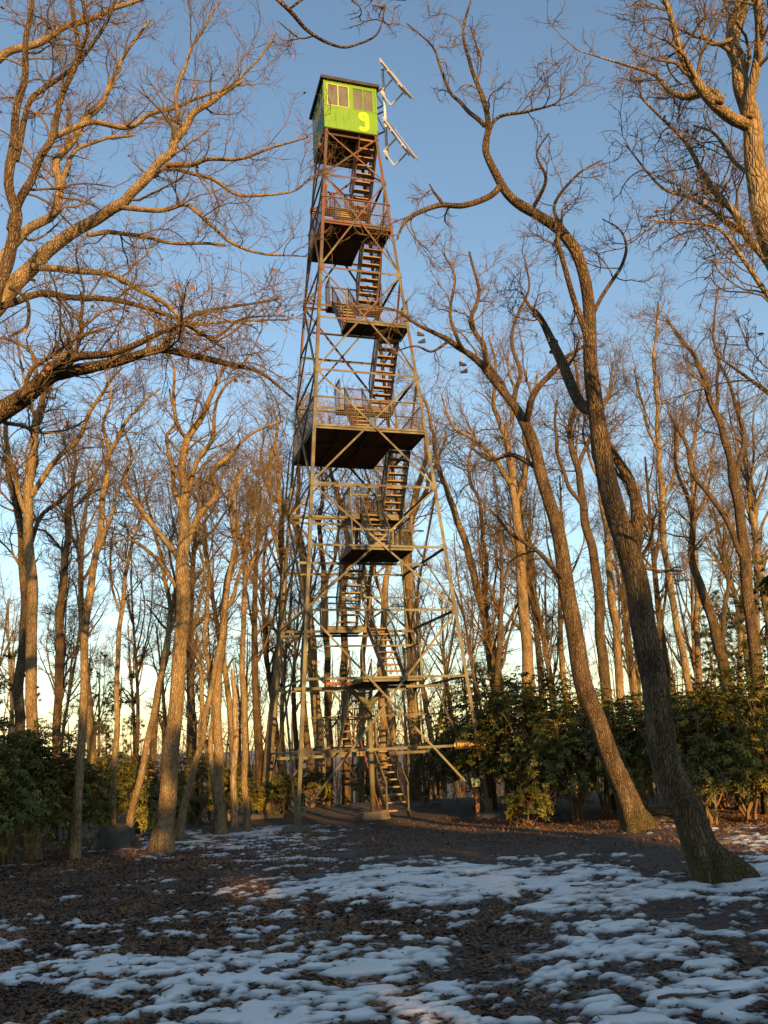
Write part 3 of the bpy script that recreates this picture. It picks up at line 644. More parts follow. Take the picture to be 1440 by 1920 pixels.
for i, (px, py, w, lab) in enumerate([(229, 1606, 13, 'small snowball beside the big grey boulder'), (252, 1604, 10, 'tiny snowball a step right of the one by the boulder'), (316, 1607, 8, 'lone tiny snowball on the leaf litter'), (155, 1905, 16, 'lump of snow at the bottom edge among leaves')]):
    p = gp(px, py); r = w*pxm(px, py, p[1])/2; V, F = rock_mesh(2*r, 2*r, 1.3*r, 60+i, 0, 12, 8); b = MB(); b.V = V; b.F = F
    o = b.build('snowball', MT['snow'], None, True); o.location = (p[0], p[1], p[2]+.2*r); tag(o, lab, 'snowball', 'snowballs left of the path')
# sticks fallen on the snow
rs = random.Random(8)
for i, (px, py, ln, ang, lab) in enumerate([(880, 1650, .30, .3, 'short curved stick on the bright snow band before the tower'), (1070, 1668, .42, -.4, 'thin forked stick on the snow toward the leaning trunk'), (1000, 1760, .34, .7, 'dark twig across snow in the middle distance'),
                                            (300, 1878, .22, 1.3, 'upright grass stalk poking from the near snow'), (1235, 1885, .5, .15, 'long thin stick on the near snow, right side'), (660, 1777, .55, .1, 'long dark stick by the small flat stone')]):
    p = gp(px, py); pts = [(0, 0, .012)]
    for k in range(5): pts.append((pts[-1][0]+ln/5*math.cos(ang+rs.uniform(-.5, .5)), pts[-1][1]+ln/5*math.sin(ang+rs.uniform(-.5, .5)), .012+.02*rs.random()))
    o = MB().tube(pts, [.010, .010, .009, .007, .006, .004], 6).build('fallen_stick', MT['twig'], None, True); o.location = (p[0], p[1], p[2]+.03); tag(o, lab, 'stick', 'fallen sticks on the snow')
# ------------------------------------------------------------------ bare trees
def unit(v): return v/np.maximum(np.linalg.norm(v, axis=-1, keepdims=True), 1e-9)
def tubes(P, R, k):
    """N tubes of n rings: P (N,n,3), R (N,n) or (N,n,k)"""
    N, n = P.shape[:2]; T = unit(np.gradient(P, axis=1)); ch = P[:, -1]-P[:, 0]
    ref = np.zeros((N, 3)); ref[np.arange(N), np.abs(ch).argmin(1)] = 1
    U = unit(ref[:, None]-T*(T*ref[:, None]).sum(-1, keepdims=True)); B = np.cross(T, U)
    a = np.arange(k)*2*np.pi/k; R = R if R.ndim == 3 else R[:, :, None]
    V = P[:, :, None]+R[..., None]*(np.cos(a)[:, None]*U[:, :, None]+np.sin(a)[:, None]*B[:, :, None])
    i = np.arange(N)[:, None, None]; r = np.arange(n-1)[None, :, None]; j = np.arange(k)[None, None, :]; j2 = (j+1) % k
    b0 = (i*n+r)*k; b1 = b0+k
    return V.reshape(-1, 3), np.stack([b0+j, b0+j2, b1+j2, b1+j], -1).reshape(-1, 4)
def join(parts):
    V = []; Q = []; n = 0
    for v, q in parts: V.append(v); Q.append(q+n); n += len(v)
    return np.concatenate(V), np.concatenate(Q)
def spawn(rng, P, R, N, t0, t1, L0, L1, npts, a0, a1, up, wan, rr, rmin, rtip, shrink=.5, maxrel=.9):
    """N side branches growing from the polylines P (M,n,3)"""
    M_, n = P.shape[:2]; seg = np.linalg.norm(np.diff(P, axis=1), axis=2).sum(1); i = rng.choice(M_, N, p=seg/seg.sum())
    t = t0+(t1-t0)*rng.random(N)**.85; f = t*(n-1); a = np.minimum(f.astype(int), n-2); w = (f-a)[:, None]
    p = P[i, a]*(1-w)+P[i, a+1]*w; T = unit(P[i, a+1]-P[i, a]); r0 = R[i, a]*(1-w[:, 0])+R[i, a+1]*w[:, 0]
    rnd = unit(rng.normal(size=(N, 3))); pr = unit(rnd-T*(rnd*T).sum(1, keepdims=True)); ang = rng.uniform(a0, a1, N)[:, None]
    d = unit(np.cos(ang)*T+np.sin(ang)*pr); L = np.minimum(rng.uniform(L0, L1, N)*(1-shrink*t), maxrel*seg[i])
    out = np.empty((N, npts, 3)); out[:, 0] = p; st = (L/(npts-1))[:, None]; bend = rng.normal(size=(N, 3))*wan*.4
    for k in range(1, npts):
        d = unit(d+rng.normal(size=(N, 3))*wan+bend+np.array([0, 0, up])*(1 if k > 1 else .5)); out[:, k] = out[:, k-1]+d*st
    rb = np.clip(r0*rr, rmin, None)*rng.uniform(.75, 1.1, N); s = np.linspace(0, 1, npts)
    return out, rb[:, None]*(1-s)+rtip*s
def catmull(C, n):
    C = np.asarray(C, float); m = len(C); E_ = np.vstack([2*C[0]-C[1], C, 2*C[-1]-C[-2]]); t = np.linspace(0, m-1-1e-9, n); i = t.astype(int); f = (t-i)[:, None]
    p0, p1, p2, p3 = E_[i], E_[i+1], E_[i+2], E_[i+3]
    return .5*((2*p1)+(-p0+p2)*f+(2*p0-5*p1+4*p2-p3)*f**2+(-p0+3*p1-3*p2+p3)*f**3)
WS = [.93]
def limb_world(ctrl, Yd, n, rng, wig=.6):
    """limb through control points (px, py, width px[, depth]); returns points, radii"""
    C = []
    for c in ctrl:
        Yp = c[3] if len(c) > 3 else Yd
        C.append((*at(c[0], c[1], Yp), c[2]*WS[0]*pxm(c[0], c[1], Yp)/2))
    W_ = catmull(C, n); P = W_[:, :3]; R = np.maximum(W_[:, 3], .004)
    s = np.linspace(0, 1, n); ph = rng.random(6)*6.28
    ln = np.linalg.norm(np.diff(P, axis=0), axis=1).sum()
    wob = np.stack([np.sin(s*ln*2.1+ph[0])+.6*np.sin(s*ln*4.7+ph[1]), np.sin(s*ln*1.7+ph[2])+.6*np.sin(s*ln*5.3+ph[3]), .6*np.sin(s*ln*2.6+ph[4])], -1)
    P = P+wob*(np.minimum(R, .06)*wig)[:, None]*np.minimum(1, s*8)[:, None]
    return P, R
def trunk_tube(P, R, k, seed, rough=.07, flare=.9, lobes=5, burls=0, fl_len=.35):
    """trunk with ridged bark relief, a root flare and burls"""
    n = len(P); ln = np.r_[0, np.cumsum(np.linalg.norm(np.diff(P, axis=0), axis=1))]; a = np.arange(k)*2*np.pi/k
    A, Lh = np.meshgrid(a, ln); rg = np.random.default_rng(seed)
    d = (noise2(6*np.cos(A)+Lh*.55+seed, 6*np.sin(A)+Lh*.4, seed)-.5)*rough*.9+(fbm(1.1*np.cos(A)+Lh*.6, 1.1*np.sin(A)-Lh*.5, seed+3, 2)-.5)*rough*2.2-.03
    ph = rg.random()*6.28
    d += flare*np.exp(-Lh/fl_len)*(.55+.45*np.cos(A*lobes+ph)+.25*np.cos(A*3+ph*2))
    for b in range(burls):
        la, lh = rg.random()*6.28, rg.uniform(.12, .85)*ln[-1]; da = np.angle(np.exp(1j*(A-la))); s = rg.uniform(.10, .2)
        d += rg.uniform(.25, .55)*np.exp(-(da/.55)**2-((Lh-lh)/s)**2)
    RR = R[:, None]*(1+d); t0_, t1_ = unit(P[0]-P[1]), unit(P[-1]-P[-2])          # rounded ends
    P = np.vstack([P[0]+t0_*R[0]*.5, P[0]+t0_*R[0]*.35, P, P[-1]+t1_*R[-1]*.35, P[-1]+t1_*R[-1]*.5]); RR = np.vstack([RR[:1]*.02, RR[:1]*.75, RR, RR[-1:]*.75, RR[-1:]*.02])
    return tubes(P[None], RR[None], k)
TRI = [0]
def bark_tree(name, label, limbs, Y, seed, mat='bark', crown=(60, 420, 2200), L=((.9, 2.4), (.4, 1.1), (.16, .45)), k=12, up=.05, burls=0, group=None, to_ground=True, flare=.7, spread_=(.5, 1.1), rough=.06, leaves=0, t0=.35, nres=40, wan=.22, skip_trunk_crown=False, twig_r=.0028):
    rng = np.random.default_rng(seed); LP = []; LR = []; parts = []
    P0, R0 = limb_world(limbs[0], Y, nres*2, rng, .5)
    if to_ground:
        g = gz(P0[0][0], P0[0][1]); h = P0[0][2]-g
        if h > .25:                                    # carry the trunk down to the soil
            d = unit(P0[0]-P0[6]); d = d/abs(d[2]); m = max(3, int(h/.25)); q = np.arange(m, 0, -1)[:, None]/m*h
            ext = P0[0]+np.array([d[0]*.6, d[1]*.6, -1])*q; P0 = np.vstack([ext, P0]); R0 = np.r_[np.full(m, R0[0])*np.linspace(1.08, 1, m), R0]
        P0[0][2] = min(P0[0][2], gz(P0[0][0], P0[0][1])-.06)
    base = np.array([P0[0][0], P0[0][1], gz(P0[0][0], P0[0][1]) if to_ground else P0[0][2]])
    parts.append(trunk_tube(P0, R0, max(k, 10), seed, rough, flare if to_ground else 0, 5, burls))
    n_ = 18
    def res(P, n): s = np.linspace(0, len(P)-1, n); i = np.minimum(s.astype(int), len(P)-2); f = (s-i)[:, None]; return P[i]*(1-f)+P[i+1]*f
    if not skip_trunk_crown:
        c0 = int(len(P0)*t0); LP.append(res(P0[c0:], n_)); LR.append(res(R0[c0:, None], n_)[:, 0])
    for c in limbs[1:]:
        P, R = limb_world(c, Y, nres, rng, .9); parts.append(trunk_tube(P, R, max(7, k*2//3), seed+len(parts), rough*.8, 0))
        LP.append(res(P, n_)); LR.append(res(R[:, None], n_)[:, 0])
    P1 = np.array(LP); R1 = np.array(LR); cr = []
    a0, a1 = spread_
    P2, R2 = spawn(rng, P1, R1, crown[0], .12, 1, *L[0], 10, a0, a1, up, wan, .40, .009, .004)
    R2 = np.minimum(R2, .030*np.linspace(1, .3, 10))
    P3, R3 = spawn(rng, np.concatenate([P2]), R2, crown[1], .12, 1, *L[1], 7, .4, 1.1, up*.7, wan*1.15, .5, .0050, .0030)
    n4 = crown[2]; na = n4//4
    nt = 4 if Y < 18 else 3
    P4, R4 = spawn(rng, P3, R3, n4-na, .1, 1, *L[2], nt, .35, 1.0, up*.5, wan*1.15, .65, twig_r*1.25, twig_r*.7)
    P5, R5 = spawn(rng, P2, R2, na, .2, 1, *L[2], nt, .4, 1.1, up*.5, wan*1.15, .5, twig_r*1.25, twig_r*.7)
    cr = [tubes(P2-base, R2, 5), tubes(P3-base, R3, 4), tubes(P4-base, R4, 3), tubes(P5-base, R5, 3)]
    V, Q = join(parts); V = V-base; TRI[0] += 2*len(Q)
    t = thing(name, label, 'tree', tuple(base), 0, group)
    put('trunk', new_mesh('trunk', V, quads=Q, smooth_=True, mat=MT[mat]), t)
    V, Q = join(cr); TRI[0] += 2*len(Q); put('crown', new_mesh('crown', V, quads=Q, smooth_=True, mat=MT['twigs']), t)
    if leaves:
        i = rng.integers(0, len(P4), leaves); c = P4[i, -1]-base; a = rng.normal(size=(leaves, 3)); a = unit(a)*.055; b = unit(np.cross(a, rng.normal(size=(leaves, 3))))*.032
        V = np.stack([c, c+a*.5+b, c+a*1.2, c+a*.5-b], 1).reshape(-1, 3); o = put('dead_leaves', new_mesh('dead_leaves', V, quads=np.arange(leaves*4).reshape(-1, 4), mat=MT['dleaf']), t); o['kind'] = 'stuff'
    return t
# --- near trees
WS[0] = .78
bark_tree('oak_tree', 'large oak reaching in from beyond the left edge with dark crooked limbs over the clearing', [
    [(-230, 1720, 120), (-190, 1350, 92), (-140, 1050, 80), (-100, 860, 74), (-60, 700, 60), (-20, 590, 44), (5, 520, 34), (25, 420, 26), (22, 340, 22), (35, 200, 18), (46, 90, 14), (64, -10, 11), (80, -90, 7)],
    [(-100, 870, 60, 9.6), (-40, 810, 54, 9.4), (20, 765, 48, 9.2), (80, 712, 38, 9), (150, 690, 30, 9), (220, 668, 24, 9), (300, 655, 20, 9.1), (350, 668, 17, 9.3), (420, 684, 13, 9.6), (490, 700, 9, 10), (550, 748, 5, 10.4)],
    [(70, 722, 26, 9), (95, 690, 24, 8.8), (150, 668, 20, 8.6), (230, 660, 16, 8.4), (310, 620, 12, 8.4), (345, 610, 10, 8.6), (420, 655, 7, 9)],
    [(300, 655, 16, 9.1), (325, 620, 12, 9.4), (360, 590, 10, 9.8), (440, 575, 7, 10.2), (520, 560, 4, 10.6)],
    [(20, 430, 22), (42, 362, 20), (70, 310, 18), (98, 255, 16), (120, 180, 13), (140, 93, 12), (134, -10, 9)],
    [(30, 300, 15), (55, 215, 13), (80, 170, 12), (150, 108, 10), (190, 50, 8), (225, -15, 6)],
    [(0, 575, 18, 10.4), (60, 555, 17, 10.7), (130, 561, 15, 11), (230, 566, 13, 11.2), (330, 592, 10, 11.4), (395, 632, 8, 11.4), (450, 600, 6, 11.6), (535, 592, 3, 11.9)],
    [(20, 540, 12, 10.4), (55, 560, 9, 10), (48, 610, 8, 9.7), (15, 632, 6, 9.5)],
    [(150, 108, 10, 10), (160, 60, 9, 9.8), (155, 10, 8, 9.6), (160, -60, 5, 9.5)],
], 10.2, 1, 'barkd', (110, 760, 3600), L=((.7, 2.1), (.35, 1.0), (.14, .42)), k=20, burls=3, leaves=90, up=.04, flare=.5, t0=.55)
bark_tree('oak_tree', 'golden sunlit oak with long limbs sweeping up toward the tower cab at the left', [
    [(-120, 1650, 80), (-110, 1200, 66), (-95, 900, 58), (-70, 700, 50), (0, 562, 44), (60, 500, 38), (130, 442, 30), (200, 396, 27), (250, 362, 24), (300, 308, 22), (330, 262, 19), (370, 212, 16), (420, 172, 12), (455, 152, 7)],
    [(-30, 600, 26, 14), (10, 490, 24, 14.4), (60, 430, 22, 14.8), (108, 372, 21, 15), (112, 310, 19, 15.2), (150, 240, 15, 15.4), (200, 175, 12, 15.6), (230, 110, 9, 15.8), (280, 40, 6, 16)],
    [(-60, 140, 22, 14.4), (0, 116, 20, 14.4), (60, 82, 17, 14.6), (130, 45, 15, 14.8), (210, 18, 12, 15), (280, -8, 9, 15.2)],
    [(60, 500, 18, 13.2), (150, 510, 16, 13), (230, 525, 13, 12.9), (290, 560, 11, 12.8), (360, 605, 8, 12.8), (450, 600, 6, 13), (540, 600, 4, 13.2)],
    [(98, 258, 14, 14.6), (170, 232, 13, 14.8), (235, 238, 12, 15), (280, 215, 11, 15.2), (335, 195, 9, 15.5), (420, 168, 6, 15.8), (455, 155, 4, 16)],
    [(312, 310, 13), (360, 308, 12, 13.4), (400, 300, 10, 13.2), (455, 295, 8, 13), (520, 272, 6, 12.9), (580, 255, 3, 12.8)],
    [(310, 315, 12), (350, 322, 10, 14.4), (400, 335, 9, 14.6), (450, 365, 8, 14.8), (545, 362, 5, 15), (585, 330, 3, 15)],
    [(222, 388, 14), (290, 395, 12, 13.6), (345, 384, 10, 13.4), (395, 420, 9, 13.2), (440, 455, 8, 13), (500, 478, 6, 12.9), (575, 482, 3, 12.8)],
    [(165, 440, 12), (240, 440, 10, 14.6), (330, 452, 8, 15), (420, 460, 6, 15.2)],
    [(335, 260, 10), (335, 180, 9, 14), (350, 110, 8, 14), (380, 50, 6, 14), (415, 5, 4, 14)],
    [(420, 172, 8), (470, 130, 6, 13.8), (520, 60, 4, 13.6)],
    [(112, 372, 12, 15), (130, 300, 10, 15.4), (190, 262, 8, 15.8), (250, 250, 6, 16.2)],
], 13.6, 2, 'bark', (150, 1000, 4600), L=((.9, 2.4), (.4, 1.1), (.18, .5)), k=16, leaves=120, up=.10, t0=.5, spread_=(.4, .95))
WS[0] = .89
R1 = bark_tree('oak_tree', 'thick dark leaning oak nearest the viewer on the snow with a flared root', [
    [(1345, 1652, 86), (1318, 1600, 74), (1290, 1530, 68), (1258, 1430, 62), (1228, 1300, 56), (1205, 1180, 52), (1180, 1060, 47), (1150, 920, 43), (1125, 800, 35), (1108, 680, 30), (1098, 570, 26), (1085, 485, 23), (1050, 432, 22), (990, 388, 20), (938, 347, 18), (912, 290, 14), (916, 235, 12), (905, 175, 10), (880, 120, 8), (868, 60, 6), (884, -5, 4)],
    [(938, 350, 14), (915, 372, 13, 10.2), (875, 386, 12, 10), (828, 382, 11, 9.8), (785, 395, 10, 9.7), (758, 418, 7, 9.6), (744, 447, 3.5, 9.6)],
    [(828, 382, 8, 9.8), (815, 362, 5, 9.8), (806, 345, 2.5, 9.8)],
    [(908, 235, 10), (872, 195, 8, 10.8), (842, 172, 7, 11), (826, 130, 6, 11.2), (808, 85, 4, 11.2), (765, 45, 2.5, 11.2)],
    [(912, 290, 8), (930, 225, 7, 10.3), (985, 212, 6, 10.2), (1040, 195, 4, 10), (1060, 165, 3, 10)],
    [(1120, 775, 28), (1092, 765, 24, 10.7), (1067, 690, 22, 11), (1040, 640, 19, 11.2), (1012, 592, 12, 11.3), (990, 572, 7, 11.3), (975, 545, 3, 11.3)],
    [(1112, 660, 15), (1070, 560, 12, 10.2), (1054, 470, 10, 10), (1052, 430, 8, 10), (1054, 392, 4, 10)],
    [(1112, 590, 9), (1140, 540, 8, 10.7), (1166, 500, 7, 10.9), (1172, 465, 6, 11), (1160, 430, 4, 11.1), (1130, 410, 2, 11.2)],
    [(1192, 1130, 30, 10.6), (1188, 1010, 29, 10.8), (1172, 910, 24, 10.85), (1148, 842, 18, 10.8), (1120, 780, 12, 10.6)],
    [(1295, 1560, 60, 10.4), (1335, 1600, 60, 10.35), (1375, 1622, 52, 10.3), (1404, 1640, 38, 10.25), (1420, 1662, 16, 10.2)],
    [(1000, 390, 9), (1020, 340, 7, 10), (1005, 290, 5, 9.9), (1030, 250, 3, 9.8)],
    [(1060, 440, 9), (1040, 380, 7, 11), (1080, 330, 5, 11.2), (1130, 300, 3, 11.4)],
], 10.3, 3, 'barkd', (64, 420, 2200), L=((.5, 1.5), (.25, .7), (.1, .3)), k=34, burls=7, flare=.45, rough=.09, t0=.72, nres=60, up=.03, spread_=(.5, 1.2))
R2 = bark_tree('oak_tree', 'dark oak on a mossy mound leaning left toward the tower, standing before the rhododendrons', [
    [(1196, 1548, 62), (1178, 1510, 50), (1152, 1440, 44), (1120, 1350, 41), (1090, 1260, 39), (1068, 1150, 36), (1056, 1050, 32), (1040, 960, 28), (1010, 880, 26), (985, 800, 24), (960, 755, 18), (920, 700, 15), (880, 665, 13), (840, 640, 11), (790, 612, 8), (742, 582, 5), (700, 572, 3)],
    [(985, 795, 16), (1002, 745, 14, 15.6), (1030, 700, 12, 15.4), (1058, 668, 9, 15.2), (1110, 640, 6, 15)],
    [(955, 748, 13), (930, 700, 12, 16.4), (905, 650, 11, 16.8), (882, 605, 9, 17), (900, 540, 7, 17), (880, 470, 5, 17.2)],
    [(1056, 1085, 12), (1010, 1040, 10, 15.6), (965, 1002, 8, 15.3), (920, 955, 5, 15)],
    [(900, 685, 9), (862, 640, 8, 15.4), (845, 590, 7, 15.2), (850, 520, 5, 15), (830, 470, 3, 15)],
    [(1010, 880, 12), (960, 850, 10, 16.8), (920, 860, 8, 17.2), (880, 840, 5, 17.4)],
    [(840, 640, 7), (810, 660, 5, 15.6), (780, 650, 4, 15.4), (740, 660, 2.5, 15.2)],
    [(960, 755, 10), (975, 690, 9, 16.8), (960, 620, 7, 17.2), (990, 540, 5, 17.5), (985, 480, 3, 17.6)],
], 16.2, 4, 'barkd', (64, 420, 2000), L=((.7, 2.0), (.35, 1.0), (.14, .4)), k=26, burls=4, flare=.7, rough=.08, t0=.5, up=.08, nres=50)
WS[0] = .84
bark_tree('oak_tree', 'thick oak bending in from beyond the right edge high beside the sky', [
    [(1640, 1750, 110), (1620, 1400, 92), (1580, 1050, 80), (1520, 740, 66), (1470, 540, 56), (1440, 430, 50), (1424, 330, 46), (1402, 225, 40), (1386, 130, 32), (1378, 60, 30), (1392, -30, 26), (1400, -120, 20)],
    [(1408, 240, 30), (1345, 185, 25, 8.1), (1300, 120, 20, 8), (1268, 60, 14, 7.9), (1240, -10, 9, 7.8)],
    [(1350, 190, 22, 8.1), (1325, 168, 19, 8.3), (1295, 176, 16, 8.5), (1262, 168, 12, 8.7), (1225, 138, 8, 8.8), (1160, 120, 5, 9), (1085, 96, 2.5, 9.2)],
    [(1480, 560, 20, 8.7), (1430, 485, 18, 8.9), (1390, 432, 16, 9), (1348, 372, 14, 9.1), (1310, 300, 11, 9.2), (1268, 245, 8, 9.3), (1200, 180, 4, 9.4)],
    [(1400, 440, 11, 9), (1350, 405, 10, 9.3), (1290, 372, 8, 9.5), (1232, 348, 6, 9.6), (1172, 268, 3, 9.8)],
    [(1500, 640, 14, 8), (1440, 560, 12, 7.9), (1390, 480, 9, 7.8), (1345, 430, 7, 7.8), (1285, 418, 5, 7.8), (1210, 412, 3, 7.8)],
    [(1402, 220, 26, 8.3), (1425, 120, 22, 8.1), (1410, 40, 20, 8), (1405, -60, 16, 7.9)],
    [(1380, 70, 9), (1335, 85, 7, 8.2), (1315, 55, 6, 8.2), (1312, 25, 4, 8.2)],
    [(1425, 340, 12), (1375, 300, 9, 8.8), (1340, 250, 7, 9), (1300, 235, 4, 9.2)],
    [(1540, 800, 12, 7.6), (1440, 740, 9, 7.5), (1390, 700, 7, 7.4), (1340, 662, 4, 7.4)],
], 8.4, 5, 'bark', (120, 760, 3800), L=((.5, 1.6), (.25, .8), (.1, .32)), k=26, burls=3, leaves=30, up=.03, flare=.5, t0=.62, spread_=(.5, 1.1))
WS[0] = .93
# a tree behind the viewer whose limb hangs into the top of the picture
bark_tree('oak_tree', 'dark bare branch hanging into the top of the sky above the cab', [
    [(-2200, 3300, 200, 1.6), (-1500, 500, 150, 2.6), (-700, -420, 70, 3.8), (-100, -320, 32, 4.7), (300, -160, 18, 5.2), (470, -40, 11, 5.5), (540, 18, 9, 5.6), (592, 68, 7, 5.8), (650, 88, 5, 6), (705, 66, 4, 6.1), (722, 10, 2.5, 6.2)],
    [(540, 18, 5, 5.6), (600, -12, 5, 5.6), (690, -2, 4, 5.7), (760, 0, 3, 5.8)],
    [(592, 68, 3, 5.8), (560, 72, 3, 5.9), (520, 40, 2, 5.9)],
], 5.5, 6, 'barkd', (12, 40, 120), L=((.2, .5), (.1, .25), (.05, .15)), k=14, to_ground=False, t0=.9, twig_r=.0016)
